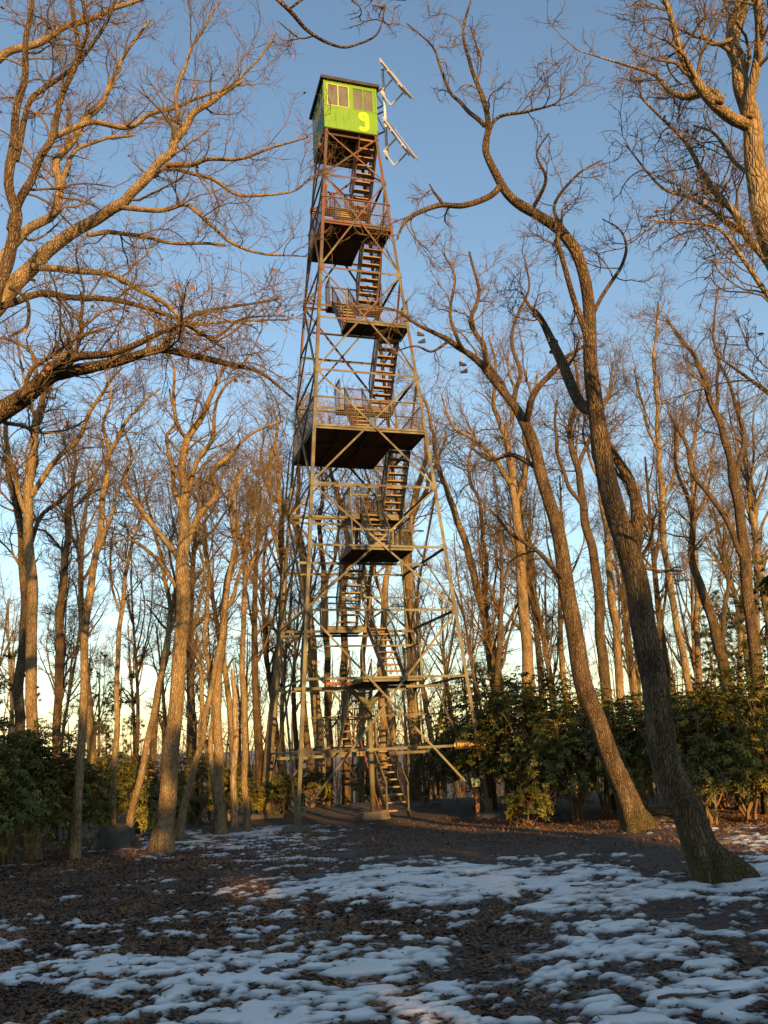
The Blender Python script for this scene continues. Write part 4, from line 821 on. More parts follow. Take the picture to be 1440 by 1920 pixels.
# --- trees round the clearing: (label, depth, seed, limbs, bark)
MID = [
 ('stout oak left of the tower with a dark flared foot and wavy golden limbs', 18.6, 11, 'bark', [
   [(304, 1572, 50), (314, 1500, 40), (326, 1380, 36), (336, 1220, 32), (343, 1100, 30), (346, 1000, 27), (345, 930, 24), (342, 880, 20), (352, 830, 16), (376, 780, 13), (404, 722, 10), (424, 680, 6)],
   [(345, 1065, 15), (300, 1002, 13), (262, 952, 11), (238, 900, 9), (246, 850, 6), (230, 800, 4)], [(345, 1030, 17), (376, 965, 15), (400, 932, 14), (397, 885, 12), (432, 852, 10), (478, 812, 7), (530, 788, 4)],
   [(342, 955, 11), (320, 885, 10), (311, 825, 8), (330, 788, 6), (320, 730, 4)], [(345, 1120, 9), (290, 1045, 8), (240, 1010, 6), (190, 1030, 3)], [(352, 830, 10), (336, 790, 9), (325, 740, 7), (326, 690, 5), (300, 650, 3)], [(352, 925, 13), (380, 852, 11), (398, 800, 9), (412, 740, 6), (470, 690, 3)]]),
 ('tall straight sunlit tree far left rising out of the rhododendrons', 18, 12, 'bark', [
   [(64, 1480, 27), (61, 1300, 25), (60, 1150, 24), (54, 1020, 22), (55, 920, 20), (66, 800, 16), (84, 742, 13), (104, 690, 9), (110, 640, 6)], [(58, 930, 14), (108, 862, 12), (150, 802, 10), (190, 742, 8), (232, 690, 5)], [(54, 990, 11), (30, 905, 10), (14, 822, 8), (0, 760, 5)], [(66, 800, 9), (50, 730, 7), (40, 680, 5), (30, 620, 3)]]),
 ('slim smooth tree second in from the left shrubs with a slight lean right', 17, 13, 'bark', [
   [(143, 1562, 22), (147, 1450, 19), (156, 1290, 18), (165, 1160, 17), (174, 1070, 16), (188, 980, 14), (200, 900, 12), (206, 850, 10), (232, 800, 8), (262, 760, 6), (300, 728, 4)], [(206, 850, 8), (196, 800, 7), (205, 740, 5), (190, 680, 3)], [(180, 1040, 9), (205, 970, 8), (215, 930, 6), (250, 880, 4)]]),
 ('slender leaning tree between the boulder and the stout oak', 21.5, 14, 'bark', [
   [(238, 1565, 17), (262, 1452, 15), (290, 1332, 14), (310, 1230, 12), (318, 1130, 10), (300, 1040, 8), (280, 960, 6), (270, 900, 4)], [(312, 1220, 7), (330, 1130, 6), (320, 1040, 5), (335, 960, 3)]]),
 ('thin sunlit stem rising straight behind the boulder', 20.5, 15, 'bark', [
   [(211, 1555, 15), (216, 1400, 13), (221, 1260, 11), (226, 1150, 10), (242, 1050, 8), (262, 960, 6), (250, 880, 4)], [(226, 1150, 6), (205, 1060, 5), (215, 980, 3)]]),
 ('crooked tree with two leaning stems just right of the stout oak', 22.5, 16, 'bark', [
   [(336, 1558, 19), (356, 1470, 16), (378, 1382, 15), (398, 1290, 13), (414, 1190, 12), (430, 1085, 10), (444, 1000, 8), (440, 930, 6), (460, 870, 4)], [(372, 1400, 11), (376, 1280, 10), (366, 1180, 9), (380, 1080, 7), (372, 990, 5), (385, 910, 3)]]),
 ('thick twin trunk midway between the stout oak and the tower', 24, 17, 'bark', [
   [(413, 1538, 26), (409, 1420, 22), (408, 1290, 21), (417, 1180, 18), (426, 1100, 16), (440, 1020, 12), (432, 940, 9), (450, 880, 6)], [(404, 1500, 14), (396, 1380, 12), (394, 1260, 11), (385, 1150, 9), (390, 1050, 7), (370, 960, 4)], [(420, 1150, 10), (455, 1060, 8), (480, 980, 6), (500, 900, 4)]]),
 ('pale broken trunk without crown standing left of the tower legs', 25, 18, 'barkp', [[(439, 1545, 15), (440, 1450, 14), (440, 1340, 13), (439, 1255, 9)]]),
 ('straight sunlit tree right beside the pale broken trunk', 25, 19, 'bark', [
   [(463, 1545, 15), (459, 1420, 14), (456, 1270, 13), (458, 1110, 11), (462, 1010, 10), (478, 945, 7), (490, 880, 5)], [(460, 1040, 7), (440, 970, 6), (446, 900, 4)], [(458, 1100, 7), (485, 1020, 6), (505, 960, 4)]]),
 ('dark trunk deep in the left shrubs beside the tall sunlit tree', 21, 20, 'barkd', [
   [(36, 1420, 24), (38, 1280, 22), (46, 1130, 20), (40, 1000, 17), (20, 900, 13), (10, 800, 9)], [(42, 1060, 12), (70, 980, 10), (110, 940, 7), (150, 900, 4)]]),
 ('dark straight trunk with short side boughs left of the slim smooth tree', 24, 21, 'barkd', [
   [(106, 1400, 19), (110, 1250, 18), (118, 1100, 16), (130, 960, 12), (140, 880, 8), (142, 830, 4)], [(128, 960, 6), (165, 930, 5), (210, 905, 2)], [(134, 920, 5), (160, 900, 4), (185, 890, 2)], [(122, 1040, 6), (90, 1000, 5), (60, 990, 3)]]),
 ('leaning tree seen through the left tower legs with barred shadows', 36, 22, 'bark', [
   [(604, 1530, 26), (600, 1440, 24), (593, 1330, 23), (583, 1200, 21), (572, 1080, 19), (556, 990, 17), (532, 950, 15), (508, 925, 12), (505, 870, 10), (520, 815, 7), (512, 760, 4)], [(556, 990, 11), (560, 900, 9), (575, 830, 7), (560, 760, 4)], [(508, 925, 8), (490, 860, 6), (495, 800, 4)]]),
 ('broad sunlit trunk seen through the right half of the tower base', 35, 23, 'bark', [
   [(779, 1520, 28), (777, 1400, 25), (772, 1270, 24), (768, 1150, 23), (765, 1050, 20), (772, 960, 16), (788, 900, 13), (800, 840, 9), (790, 780, 5)], [(766, 1040, 14), (748, 960, 12), (735, 880, 9), (742, 800, 6), (730, 720, 3)], [(775, 960, 10), (815, 880, 8), (835, 810, 5)]]),
 ('dark trunk behind the center of the tower base', 34, 24, 'barkd', [
   [(650, 1528, 20), (648, 1400, 18), (646, 1250, 17), (644, 1120, 16), (650, 1000, 13), (630, 920, 10), (615, 850, 7), (620, 780, 4)], [(646, 1100, 9), (670, 1000, 8), (690, 920, 6), (680, 850, 4)]]),
 ('shaded trunk rising behind the stairs of the tower', 33, 25, 'bark', [
   [(718, 1525, 22), (720, 1400, 20), (716, 1260, 18), (722, 1120, 15), (735, 1010, 12), (728, 930, 9), (745, 850, 5)], [(720, 1150, 9), (700, 1050, 8), (706, 960, 5)]]),
 ('dark slim trunk between the barred leaning tree and the pipe post', 33, 26, 'barkd', [
   [(618, 1530, 18), (617, 1400, 16), (613, 1250, 15), (607, 1100, 13), (600, 980, 10), (606, 900, 7), (590, 830, 4)], [(610, 1120, 8), (630, 1020, 7), (640, 940, 4)]]),
 ('narrow sunlit trunk just left of the pipe post', 36, 27, 'bark', [
   [(678, 1522, 15), (678, 1400, 14), (680, 1260, 13), (690, 1130, 11), (700, 1020, 8), (696, 940, 5)]]),
 ('two stemmed tree leaning left beyond the right tower leg', 33, 28, 'bark', [
   [(932, 1260, 20), (905, 1140, 18), (878, 1040, 16), (850, 950, 14), (826, 890, 11), (812, 820, 8), (800, 750, 5)], [(905, 1140, 12), (910, 1040, 11), (900, 960, 9), (880, 880, 7), (890, 800, 4)]]),
 ('stout golden trunk standing straight behind the rhododendrons right of the tower', 28, 29, 'bark', [
   [(991, 1290, 27), (984, 1160, 25), (976, 1060, 23), (969, 960, 20), (958, 880, 17), (946, 812, 13), (925, 760, 10), (930, 690, 7), (915, 630, 4)], [(965, 920, 13), (930, 860, 11), (895, 830, 9), (850, 800, 6), (830, 740, 4)], [(968, 940, 12), (990, 860, 10), (985, 780, 8), (1010, 700, 5)], [(946, 812, 8), (965, 740, 7), (950, 670, 4)]]),
 ('dark trunk between the two big leaning oaks', 26, 30, 'barkd', [
   [(1136, 1290, 24), (1128, 1200, 23), (1115, 1060, 21), (1096, 960, 18), (1082, 880, 15), (1070, 800, 11), (1085, 730, 8), (1075, 660, 5)], [(1096, 960, 11), (1060, 890, 9), (1040, 820, 7), (1045, 750, 4)], [(1082, 880, 10), (1110, 800, 8), (1130, 740, 5)]]),
 ('sunlit slim trunk close to the nearest leaning oak, on its left', 27, 31, 'bark', [
   [(1162, 1290, 19), (1152, 1150, 17), (1138, 1020, 15), (1126, 900, 13), (1120, 820, 10), (1140, 740, 7), (1150, 680, 4)], [(1130, 920, 8), (1100, 840, 6), (1095, 760, 4)]]),
 ('tall slim tree right of the nearest leaning oak with a straight trunk', 27, 32, 'bark', [
   [(1288, 1270, 16), (1268, 1160, 15), (1250, 1060, 14), (1241, 950, 13), (1236, 840, 11), (1230, 740, 9), (1228, 650, 6), (1235, 570, 4)], [(1240, 940, 8), (1270, 860, 7), (1275, 780, 5), (1300, 700, 3)], [(1236, 850, 7), (1205, 770, 6), (1190, 690, 4)]]),
 ('thin sunlit trunk next to the tall slim tree on the right', 29, 33, 'bark', [
   [(1310, 1260, 14), (1306, 1120, 13), (1302, 980, 11), (1298, 860, 9), (1310, 770, 6), (1320, 690, 4)], [(1302, 980, 6), (1330, 900, 5), (1340, 820, 3)]]),
 ('forked dark tree at the right edge in front of the pines', 22, 34, 'barkd', [
   [(1428, 1380, 28), (1412, 1200, 26), (1398, 1070, 25), (1385, 950, 22), (1368, 860, 18), (1342, 772, 14), (1312, 692, 11), (1282, 640, 8), (1250, 598, 5)], [(1395, 1050, 14), (1345, 955, 12), (1312, 900, 10), (1282, 825, 8), (1250, 775, 5)], [(1380, 920, 12), (1392, 820, 10), (1372, 730, 8), (1340, 665, 5)], [(1342, 772, 8), (1350, 700, 7), (1335, 620, 5), (1350, 540, 3)]]),
 ('dark bending trunk left of the forked tree at the right edge', 24, 35, 'barkd', [
   [(1368, 1330, 25), (1352, 1220, 23), (1322, 1130, 20), (1300, 1050, 16), (1296, 960, 12), (1270, 880, 8), (1265, 800, 5)], [(1352, 1220, 12), (1365, 1120, 10), (1355, 1030, 7), (1370, 940, 4)]]),
]
WS[0] = .86
for lab, Y, seed, mat, limbs in MID:
    far = Y > 30; s = Y/20
    nl = len(limbs)
    bark_tree('bare_tree' if mat != 'barkp' else 'broken_trunk', lab, limbs, Y, seed, mat, (6, 10, 20) if mat == 'barkp' else (20+7*nl, 150+40*nl, 850+190*nl), L=((.12, .3), (.08, .15), (.05, .1)) if mat == 'barkp' else ((1.0*s, 2.6*s), (.45*s, 1.2*s), (.2*s, .5*s)), k=12 if not far else 10, up=.10, t0=.45, nres=26, spread_=(.4, 1.0), twig_r=.0034*s, flare=.55)
# --- generic trees for the woods behind: a few shapes, copied
def wood_tree(seed, H, r, fork, nl, spread_, crown):
    rng = np.random.default_rng(seed); n = 16; s = np.linspace(0, 1, n); ph = rng.random(4)*6.28
    P = np.stack([.02*H*np.sin(s*4+ph[0])+.03*H*s*rng.normal(), .02*H*np.sin(s*4.6+ph[1])+.03*H*s*rng.normal(), s*H*.86-.3], -1); P[:, :2] -= P[0, :2]
    R = r*(1-.80*s**1.1); parts = [trunk_tube(P, R, 9, seed, .06, .5)]
    P1, R1_ = spawn(rng, P[None], R[None], nl, fork, .95, H*.28, H*.48, 12, spread_*.5, spread_, .16, .10, .7, .02, .008, .45)
    parts.append(tubes(P1, R1_, 6)); A = np.concatenate([P1, np.stack([P[:, 0], P[:, 1], P[:, 2]], -1)[None, -12:]]); B = np.concatenate([R1_, R[None, -12:]])
    P2, R2_ = spawn(rng, A, B, crown[0], .2, 1, H*.07, H*.18, 7, .4, 1.0, .08, .2, .6, .008, .004)
    P3, R3_ = spawn(rng, P2, R2_, crown[1], .1, 1, H*.03, H*.08, 5, .4, 1.1, .05, .24, .6, .006, .004)
    P4, R4_ = spawn(rng, P3, R3_, crown[2], .1, 1, H*.012, H*.035, 3, .35, 1.0, .03, .25, .6, .0042, .003)
    V, Q = join(parts); tr = new_mesh('trunk', V, quads=Q, smooth_=True, mat=MT['barkd' if seed % 2 else 'bark'])
    V2, Q2 = join([tubes(P2, R2_, 4), tubes(P3, R3_, 3), tubes(P4, R4_, 3)]); TRI[0] += 2*len(Q)+2*len(Q2)
    return tr, new_mesh('crown', V2, quads=Q2, smooth_=True, mat=MT['twigs'])
KINDS = [wood_tree(101+i, H, r, fk, nl, sp, (int(3.4*H), int(24*H), int(150*H))) for i, (H, r, fk, nl, sp) in enumerate([(15, .20, .45, 7, .7), (16, .17, .55, 6, .55), (13, .13, .35, 8, .8), (17, .22, .5, 8, .65), (11, .085, .35, 6, .6), (14, .15, .6, 5, .6)])]
def place_tree(kind, x, y, sc, rz, label, group, name='bare_tree'):
    t = thing(name, label, 'tree', (x, y, gz(x, y)), rz, group); t.scale = (sc, sc, sc)
    put('trunk', KINDS[kind][0], t); put('crown', KINDS[kind][1], t)
    return t
rw = random.Random(77)
WOODS = [('slender bare trees in the woods left of the tower', 'slender bare tree deep in the woods left of the tower', [(px, Y) for px in (5, 88, 128, 178, 248, 285, 360, 388, 436, 486, 505, 522) for Y in (rw.uniform(29, 34), rw.uniform(38, 48))]),
         ('slender bare trees in the woods behind the tower', 'slender bare tree deep in the woods seen through the tower frame', [(px, Y) for px in (548, 566, 585, 632, 664, 692, 742, 758, 798, 815, 838, 858) for Y in (rw.uniform(39, 56),)]),
         ('slender bare trees in the woods right of the tower', 'slender bare tree behind the rhododendrons right of the tower', [(px, Y) for px in (880, 906, 948, 966, 1016, 1040, 1092, 1188, 1214, 1262, 1332, 1398, 1440, 1490) for Y in (rw.uniform(28, 33), rw.uniform(37, 48))])]
MARKS = [(-40, 'left edge'), (37, 'dark left trunk'), (61, 'tall sunlit tree'), (108, 'dark boughed trunk'), (150, 'slim smooth tree'), (217, 'thin sunlit stem'), (285, 'slender leaning tree'), (328, 'stout oak'), (385, 'crooked two stemmed tree'),
         (409, 'thick twin trunk'), (440, 'pale broken trunk'), (458, 'straight sunlit tree'), (530, 'left tower legs'), (595, 'barred leaning tree'), (615, 'dark slim trunk'), (647, 'dark center trunk'), (679, 'narrow sunlit trunk'), (718, 'shaded stair trunk'),
         (775, 'broad sunlit trunk'), (885, 'right tower leg'), (918, 'two stemmed leaning tree'), (988, 'stout golden trunk'), (1108, 'mossy leaning oak'), (1133, 'dark trunk between oaks'), (1160, 'sunlit slim trunk'), (1236, 'nearest leaning oak'),
         (1277, 'tall slim tree'), (1308, 'thin sunlit trunk'), (1360, 'dark bending trunk'), (1416, 'forked dark tree'), (1600, 'right edge')]
todo = []
for grp, lab, pts in WOODS:
    for px, Y in pts:
        q = px+rw.uniform(-10, 10); gap = max(i for i, m in enumerate(MARKS) if m[0] <= q); todo.append((gap, 'nearer' if Y < 36 else 'farther', q, Y, grp))
todo.sort(key=lambda t: t[:3])
for n_, (gap, row, q, Y, grp) in enumerate(todo):
    same = [t for t in todo if t[:2] == (gap, row)]; k = [t[2] for t in same].index(q)
    pos = '' if len(same) == 1 else ('leftmost ' if k == 0 else 'rightmost ' if k == len(same)-1 else 'middle ' if len(same) == 3 else 'second ' if k == 1 else 'third ')
    lab = f"{pos}slender tree in the {row} woods between {MARKS[gap][1]} and {MARKS[gap+1][1]}"
    x = at(q, 1350, Y)[0]; place_tree(rw.choice([0, 1, 2, 3, 4, 4, 5]), x, Y, rw.uniform(.8, 1.1)*(1 if Y < 36 else 1.05), rw.uniform(0, 6.28), lab, grp)
for i in range(6):                                          # unseen bare trees added between the sun and the clearing to dapple the light
    a = rw.uniform(-.9, .75); d = rw.uniform(9, 34); x, y = math.sin(a+.33)*d, -math.cos(a+.33)*d
    place_tree(rw.choice([0, 1, 2, 3, 5]), x, y, rw.uniform(.8, 1.05), rw.uniform(0, 6.28), 'unseen bare tree added behind the viewer to dapple the light on the clearing', 'unseen bare trees added behind the viewer')
# far woods: one mass of thin stems beyond those
rng = np.random.default_rng(9); parts = []
N = 170; yy = rng.uniform(56, 85, N); xx = yy*rng.uniform(-.62, .62, N); P = np.empty((N, 8, 3)); h = rng.uniform(11, 17, N); s = np.linspace(0, 1, 8)
g = ground_z(xx, yy); lean = rng.normal(0, .05, (N, 2)); wv = rng.normal(0, .2, (N, 8, 2))*s[None, :, None]
P[:, :, 0] = xx[:, None]+lean[:, :1]*h[:, None]*s+wv[:, :, 0]; P[:, :, 1] = yy[:, None]+lean[:, 1:]*h[:, None]*s+wv[:, :, 1]; P[:, :, 2] = g[:, None]-.3+h[:, None]*s
R = rng.uniform(.08, .2, N)[:, None]*(1-.85*s); A, B = spawn(rng, P, R, N*9, .3, 1, 2, 5, 6, .4, .9, .15, .15, .5, .02, .012)
C, D = spawn(rng, A, B, N*40, .2, 1, .6, 1.8, 4, .4, 1.0, .05, .2, .6, .012, .008)
V, Q = join([tubes(P, R, 5), tubes(A, B, 3), tubes(C, D, 3)]); TRI[0] += 2*len(Q)
tag(put('far_woods', new_mesh('far_woods', V, quads=Q, mat=MT['bark'])), 'far off mass of bare winter woods on the falling slope', kind='stuff')
# understorey brush: thin whips between the trunks
N = 650; yy = rng.uniform(27.5, 46, N); xx = yy*rng.uniform(-.60, .60, N); ok = ~((np.abs(xx+.9) < 4.6) & (yy < 32.5)); xx, yy = xx[ok], yy[ok]; N = len(xx)
h = rng.uniform(1.2, 4.0, N); s = np.linspace(0, 1, 6); g = ground_z(xx, yy); lean = rng.normal(0, .16, (N, 2)); P = np.empty((N, 6, 3)); wv = rng.normal(0, .07, (N, 6, 2))*s[None, :, None]
P[:, :, 0] = xx[:, None]+lean[:, :1]*h[:, None]*s+wv[:, :, 0]; P[:, :, 1] = yy[:, None]+lean[:, 1:]*h[:, None]*s+wv[:, :, 1]; P[:, :, 2] = g[:, None]-.1+h[:, None]*s
R = rng.uniform(.010, .022, N)[:, None]*(1-.7*s); A, B = spawn(rng, P, R, N*7, .15, 1, .4, 1.5, 5, .4, 1.0, .05, .2, .6, .007, .005)
C, D = spawn(rng, A, B, N*16, .1, 1, .2, .5, 3, .4, 1.0, .0, .25, .6, .006, .0045)
V, Q = join([tubes(P, R, 4), tubes(A, B, 3), tubes(C, D, 3)]); TRI[0] += 2*len(Q)
tag(put('underbrush', new_mesh('underbrush', V, quads=Q, mat=MT['twigs'])), 'tangle of thin bare brush between the trunks behind the tower', kind='stuff')
# ------------------------------------------------------------------ rhododendrons
def leaf_whorls(rng, C, D, nl, Ls, Ws, droop):
    """whorls of long leaves: C (N,3) centres, D (N,3) axes"""
    N = len(C); D = unit(D); ref = unit(rng.normal(size=(N, 3))); U = unit(ref-D*(ref*D).sum(1, keepdims=True)); B = np.cross(D, U)
    a = (np.arange(nl)*2*np.pi/nl)[None]+rng.uniform(-.35, .35, (N, nl)); dr = rng.uniform(droop[0], droop[1], (N, nl))
    Rv = np.cos(a)[..., None]*U[:, None]+np.sin(a)[..., None]*B[:, None]
    out = unit(Rv*np.cos(dr)[..., None]+D[:, None]*np.sin(dr)[..., None]+np.array([0, 0, -.38])); side = unit(np.cross(out, D[:, None]+.01)); nrm = np.cross(side, out)
    L_ = rng.uniform(*Ls, (N, nl))[..., None]; W_ = rng.uniform(*Ws, (N, nl))[..., None]; c = C[:, None]+np.zeros_like(out)
    p0 = c+out*.015; tip = c+out*L_-nrm*L_*.12; m1 = c+out*L_*.38; m2 = c+out*L_*.74-nrm*L_*.04; up = nrm*W_*.28
    V = np.stack([p0, m1-side*W_/2+up, m2-side*W_*.42+up, tip, m2+side*W_*.42+up, m1+side*W_/2+up], 2).reshape(-1, 3)
    b = (np.arange(N*nl)*6)[:, None]; return V, np.concatenate([b+np.array([[0, 1, 2, 3]]), b+np.array([[0, 3, 4, 5]])])
def rhodo(seed, rad, H, nw, nst=9, shell=.55):
    rng = np.random.default_rng(seed); P = np.empty((nst, 9, 3)); a = rng.random(nst)*6.28; s = np.linspace(0, 1, 9)
    for i in range(nst):
        r = rad*rng.uniform(.3, .9); P[i, :, 0] = np.cos(a[i])*r*s**1.3+.10*np.sin(s*7+i); P[i, :, 1] = np.sin(a[i])*r*s**1.3+.10*np.sin(s*6+i*2); P[i, :, 2] = H*rng.uniform(.6, .9)*s-.1
    R = np.full(nst, .032)[:, None]*(1-.75*s); A, B = spawn(rng, P, R, nst*9, .25, 1, .4, 1.2, 6, .4, 1.1, .08, .22, .6, .007, .004)
    # whorls over an uneven dome, denser at the outside, with gaps
    u = rng.normal(size=(nw*3, 3)); u[:, 2] = np.abs(u[:, 2])*1.0-.25*rng.random(nw*3); u = unit(u); f = shell+(1-shell)*rng.random(nw*3)**.6
    lump = .72+.55*fbm(u[:, 0]*2+seed, u[:, 1]*2+u[:, 2]*1.7, seed, 3); C = u*f[:, None]*lump[:, None]*np.array([rad, rad, H*.62])+np.array([0, 0, H*.34])
    keep = (C[:, 2] > .10) & (fbm(C[:, 0]*1.6+seed, C[:, 2]*1.6+C[:, 1], seed+5, 2) > .40); C = C[keep][:nw]
    D = unit(C-np.array([0, 0, H*.25]))*.7+np.array([0, 0, .6])+rng.normal(size=(len(C), 3))*.25
    V, Q = leaf_whorls(rng, C, D, 9, (.09, .155), (.030, .044), (-.25, .5))
    sv, sq = join([tubes(P, R, 6), tubes(A, B, 4)])
    return new_mesh('foliage', V, quads=Q, mat=MT['rhodo']), new_mesh('stem', sv, quads=sq, smooth_=True, mat=MT['stem'])
RK = [rhodo(201, 1.7, 3.6, 820), rhodo(202, 1.5, 3.0, 760), rhodo(203, 1.9, 4.1, 900), rhodo(204, .8, 1.3, 220, 6)]
def shrub(kind, px, Y, sc, label, rz, x=None, sz=1, group=None):
    x = at(px, 1450, Y)[0] if x is None else x
    t = thing('rhododendron', label, 'shrub', (x, Y, gz(x, Y)-.03), rz, group); t.scale = (sc, sc, sc*sz); put('foliage', RK[kind][0], t); put('stem', RK[kind][1], t); return t
G = 'rhododendrons round the clearing'
for a in [(2, 912, 29.8, 1.22, 'tall dark rhododendron rising beside the right tower leg', 2.5, None), (0, 965, 27, 1.2, 'dark rhododendron closest to the right tower leg, behind the notice post', .3), (2, 1015, 25, 1.08, 'tall shaded rhododendron below the stout golden trunk', 1.2), (1, 1075, 22.5, 1.0, 'shaded rhododendron just left of the mossy leaning oak', 2.2),
          (2, 1130, 24.5, .92, 'rhododendron right behind the mossy leaning oak', 3.1), (0, 1200, 21.5, .95, 'rhododendron filling the gap between the two leaning oaks', 4.1), (2, 1270, 23, .9, 'rhododendron behind the nearest leaning oak', 5.0),
          (1, 1318, 19.5, 1.0, 'sunlit rhododendron right of the nearest leaning oak', .8), (0, 1395, 20.5, 1.0, 'bright sunlit rhododendron near the right edge', 2.6), (2, 1455, 19, .95, 'sunlit rhododendron cut by the right edge', 3.6), (1, 1425, 25, 1.1, 'rhododendron in the second row below the pines at the right', 1.0),
          (0, 1350, 25.5, 1.05, 'rhododendron in the second row below the dark bending trunk', 5.6), (1, 1500, 22, 1.1, 'rhododendron just beyond the right edge', 2.0), (3, 985, 21.5, .8, 'low yellowish rhododendron sprig at the foot of the shaded shrubs', 1.0), (2, 895, 31, .8, 'dim rhododendron farther back beyond the right tower leg', 4.4),
          (0, 20, 17.2, .80, 'big dark rhododendron at the left edge of the clearing', 1.1), (2, 75, 18.2, .72, 'dark rhododendron around the tall straight sunlit tree', 2.7), (1, 130, 19.2, .72, 'dark rhododendron behind the slim smooth tree', 4.0), (1, -40, 15.5, .9, 'rhododendron cut by the left edge', 5.1),
          (0, 200, 24.5, .72, 'dim rhododendron behind the big boulder', .4), (1, 262, 25.5, .72, 'dim rhododendron behind the slender leaning tree', 1.9), (3, 300, 23.5, 1.3, 'low brownish rhododendron behind the stout oak', 3.3), (0, 372, 28, .7, 'rhododendron in the shade behind the crooked twin stems', 2.2),
          (1, 430, 29, .65, 'low rhododendron behind the thick twin trunk', .9), (3, 520, 29.5, 1.15, 'small yellow green rhododendron by the left tower footings', 2.4), (3, 580, 33, 1.2, 'small rhododendron at the foot of the barred leaning tree', 4.5), (1, 490, 34, .6, 'low rhododendron far behind the left tower legs', 5.5), (0, 815, 34.5, .6, 'low dark rhododendron behind the right rear footing', 2.9), (3, 700, 38, 1.6, 'low dark rhododendron beyond the stairs', .2)]:
    shrub(a[0], a[1], a[2], a[3], a[4], a[5], group=G)
# ------------------------------------------------------------------ evergreens
def pine(seed, H, rad, nb, ncl, low=.1, nl=.16, per=12, wid=.012):
    rng = np.random.default_rng(seed); n = 14; s = np.linspace(0, 1, n); P = np.stack([.06*np.sin(s*5), .06*np.cos(s*4), s*H-.2], -1); R = H*.012*(1-.9*s)+.01
    A, B = spawn(rng, P[None], R[None], nb, low, .98, rad*.8, rad*1.15, 7, 1.2, 1.6, .05, .09, .3, .012, .004, .8, 9)
    C, D = spawn(rng, A, B, nb*4, .25, 1, rad*.15, rad*.45, 4, .4, .9, .06, .12, .5, .005, .003)
    i = rng.integers(0, len(C), ncl); j = rng.integers(1, 4, ncl); c = C[i, j]; ax = unit(C[i, j]-C[i, j-1])
    d = unit(ax[:, None]*.8+rng.normal(size=(ncl, per, 3))*.6); sd = unit(np.cross(d, rng.normal(size=(ncl, per, 3))))*wid; L_ = nl*rng.uniform(.7, 1.2, (ncl, per, 1)); c = c[:, None]+np.zeros_like(d)
    V = np.stack([c-sd, c+sd, c+d*L_], 2).reshape(-1, 3)
    return new_mesh('trunk', *(lambda v, q: (v, None, q))(*join([tubes(P[None], R[None], 8), tubes(A, B, 4), tubes(C, D, 3)])), smooth_=True, mat=MT['bark']), new_mesh('needles', V, tris=np.arange(ncl*per*3).reshape(-1, 3), mat=MT['pine'])
PK = [pine(301, 9, 2.4, 60, 1500), pine(302, 6.5, 1.9, 46, 1100), pine(303, 11, 3.4, 90, 3400, .02, .5, 12, .055)]
def pinetree(kind, x, Y, sc, label, rz=0, group=None):
    t = thing('pine_tree', label, 'evergreen', (x, Y, gz(x, Y)), rz, group); t.scale = (sc,)*3; put('trunk', PK[kind][0], t); put('needles', PK[kind][1], t); return t
for k, px, Y, sc, lab in [(0, 1432, 27, 1.0, 'tall dark pine at the right edge behind the forked tree'), (1, 1375, 29, 1.05, 'smaller pine left of the tall pine at the right edge'), (1, 225, 31, .8, 'dark pine in the woods behind the boulder'), (0, 188, 34, .72, 'dark pine left of the one behind the boulder'), (1, 20, 24, .8, 'dark pine at the left edge behind the rhododendrons'), (1, 1040, 36, .75, 'thin pine far behind the mossy leaning oak')]:
    pinetree(k, at(px, 1300, Y)[0], Y, sc, lab, px*.1)
rp = random.Random(5)
for i, (x, y, sc) in enumerate([(-19, -15, .85), (-14, -19, .85), (-9.5, -17, .8), (-6, -19, .84), (-2.5, -17.5, .92), (.5, -19.5, .97), (3.2, -17, .95), (6, -19, .97), (8.8, -17.5, .97), (11.6, -18.5, .93), (14.2, -19, .90), (17.5, -20, .62), (21, -21, .58), (25, -21, .60), (30, -20, .75), (-15, -26, 1.0), (-6, -27, 1.0), (1, -26, .98), (8, -26.5, .98), (34, -24, .7), (4.6, -22, .9), (-.8, -22.5, .9)]):  # unseen evergreens added as sun blockers, sized to keep the foreground in shade
    pinetree(2, x, y, sc, 'dense unseen evergreen added behind the viewer to shade the clearing', rp.uniform(0, 6.28), 'unseen evergreens added behind the viewer')
PK.append(pine(304, 9.6, 1.9, 46, 1700, .48, .42, 12, .05))  # added out of view, crown raised to shade the shrubs but spare the ground
t = pinetree(3, 12.0, 1.0, 1.0, 'narrow unseen evergreen added beyond the right edge to shade the shrubs', 1.0)
# leafy evergreen branch beside the viewer at the right edge
rng = np.random.default_rng(77); e0 = at(1500, 1120, 3.0); pts = [(.55, .1, -e0[2]+gz(e0[0]+.55, 3.1)), (.45, .05, -.5), (.15, 0, -.05), (0, 0, .12)]
lb = thing('evergreen_branch', 'sprig of long yellowish evergreen leaves poking in at the right edge', 'shrub', tuple(e0)); MB().tube(pts, [.014, .011, .007, .004], 7).build('stem', MT['stem'], lb, True)
V, Q = leaf_whorls(rng, np.array([[0, 0, .12], [-.02, .05, .02], [.1, 0, -.06], [.16, .03, -.2]]), np.array([[-.4, 0, .8], [-.5, .2, .5], [0, 0, 1], [.2, .1, .8]]), 9, (.11, .16), (.03, .042), (-.3, .5)); put('foliage', new_mesh('foliage', V, quads=Q, mat=MT['rhodo']), lb)
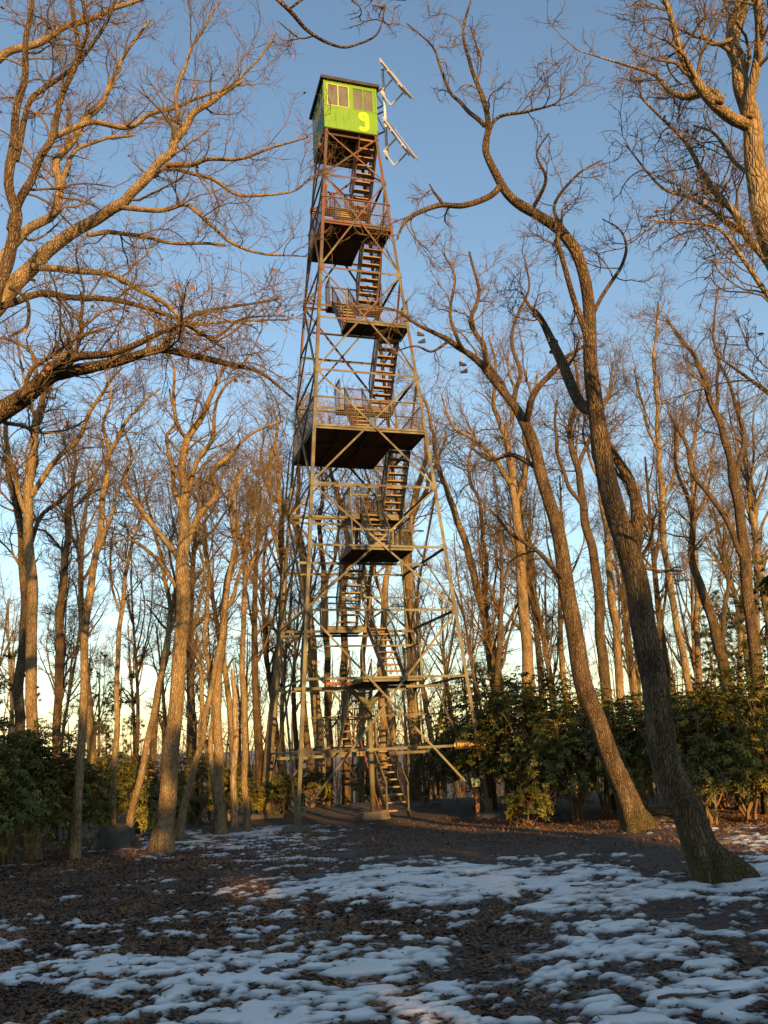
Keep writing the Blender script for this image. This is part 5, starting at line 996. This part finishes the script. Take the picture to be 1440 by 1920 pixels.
# ------------------------------------------------------------------ shoes thrown over the branches
def shoe_me():
    b = MB(); st = [(-.13, .034, .02, .095), (-.09, .040, .02, .10), (-.03, .040, .02, .085), (.03, .043, .02, .062), (.09, .046, .02, .05), (.13, .036, .022, .042), (.15, .015, .025, .035)]
    V = []; k = 10
    for x, w, z0, z1 in st:
        for j in range(k): a = 2*math.pi*j/k; V.append((x, w*math.cos(a), (z0+z1)/2+(z1-z0)/2*math.sin(a)))
    F = [(i*k+j, i*k+(j+1) % k, (i+1)*k+(j+1) % k, (i+1)*k+j) for i in range(len(st)-1) for j in range(k)]+[tuple(range(k))[::-1], tuple(range(len(V)-k, len(V)))]
    b.add(V, F); me = b.mesh('shoe', MT['shoe'], True); s = MB(); s.V = [(x, y, z) for z in (0, .022) for x, y in ((-.135, -.03), (-.05, -.036), (.06, -.046), (.14, -.028), (.155, 0), (.14, .03), (.06, .046), (-.05, .036), (-.135, .03))]
    s.F = [tuple(range(9))[::-1], tuple(range(9, 18))]+[(i, (i+1) % 9, 9+(i+1) % 9, 9+i) for i in range(9)]
    return me, s.mesh('sole', M('rubber_sole', [(.05, .045, .04), (.09, .08, .07)], 6))
SHM, SOM = shoe_me()
for px, py, top, Y, lab in [(866, 684, 657, 16.2, 'pair of old shoes dangling one above the other from the leaning oak branch'), (788, 628, 610, 16.2, 'pair of old shoes tossed over the branch tip beside the tower'), (1036, 640, 632, 11.2, 'old shoes caught on the dark broken limb of the nearest oak')]:
    q = at(px, py, Y); tp = at(px, top, Y); t = thing('hanging_shoes', lab, 'shoes', tuple(tp), 0, 'shoes hung in the trees'); dz = q[2]-tp[2]; t.scale = (.56, .56, 1)
    for i, (dx, h) in enumerate(((-.01, dz+.03), (.03, dz-.13))):
        o = put('shoe', SHM, t, (dx, .03*i, h-.05), .2+i*2.9); put('sole', SOM, o)
        MB().tube([(0, .01*i, 0), (dx, .03*i, h+.03)], .007, 5).build('lace', MT['lace'], t)
print('TREE TRIS', TRI[0])

dg = bpy.context.evaluated_depsgraph_get()
print('UNIQUE TRIS', sum(sum(len(p.vertices)-2 for p in m.polygons) if len(m.polygons) < 200 else 2*len(m.polygons) for m in bpy.data.meshes))
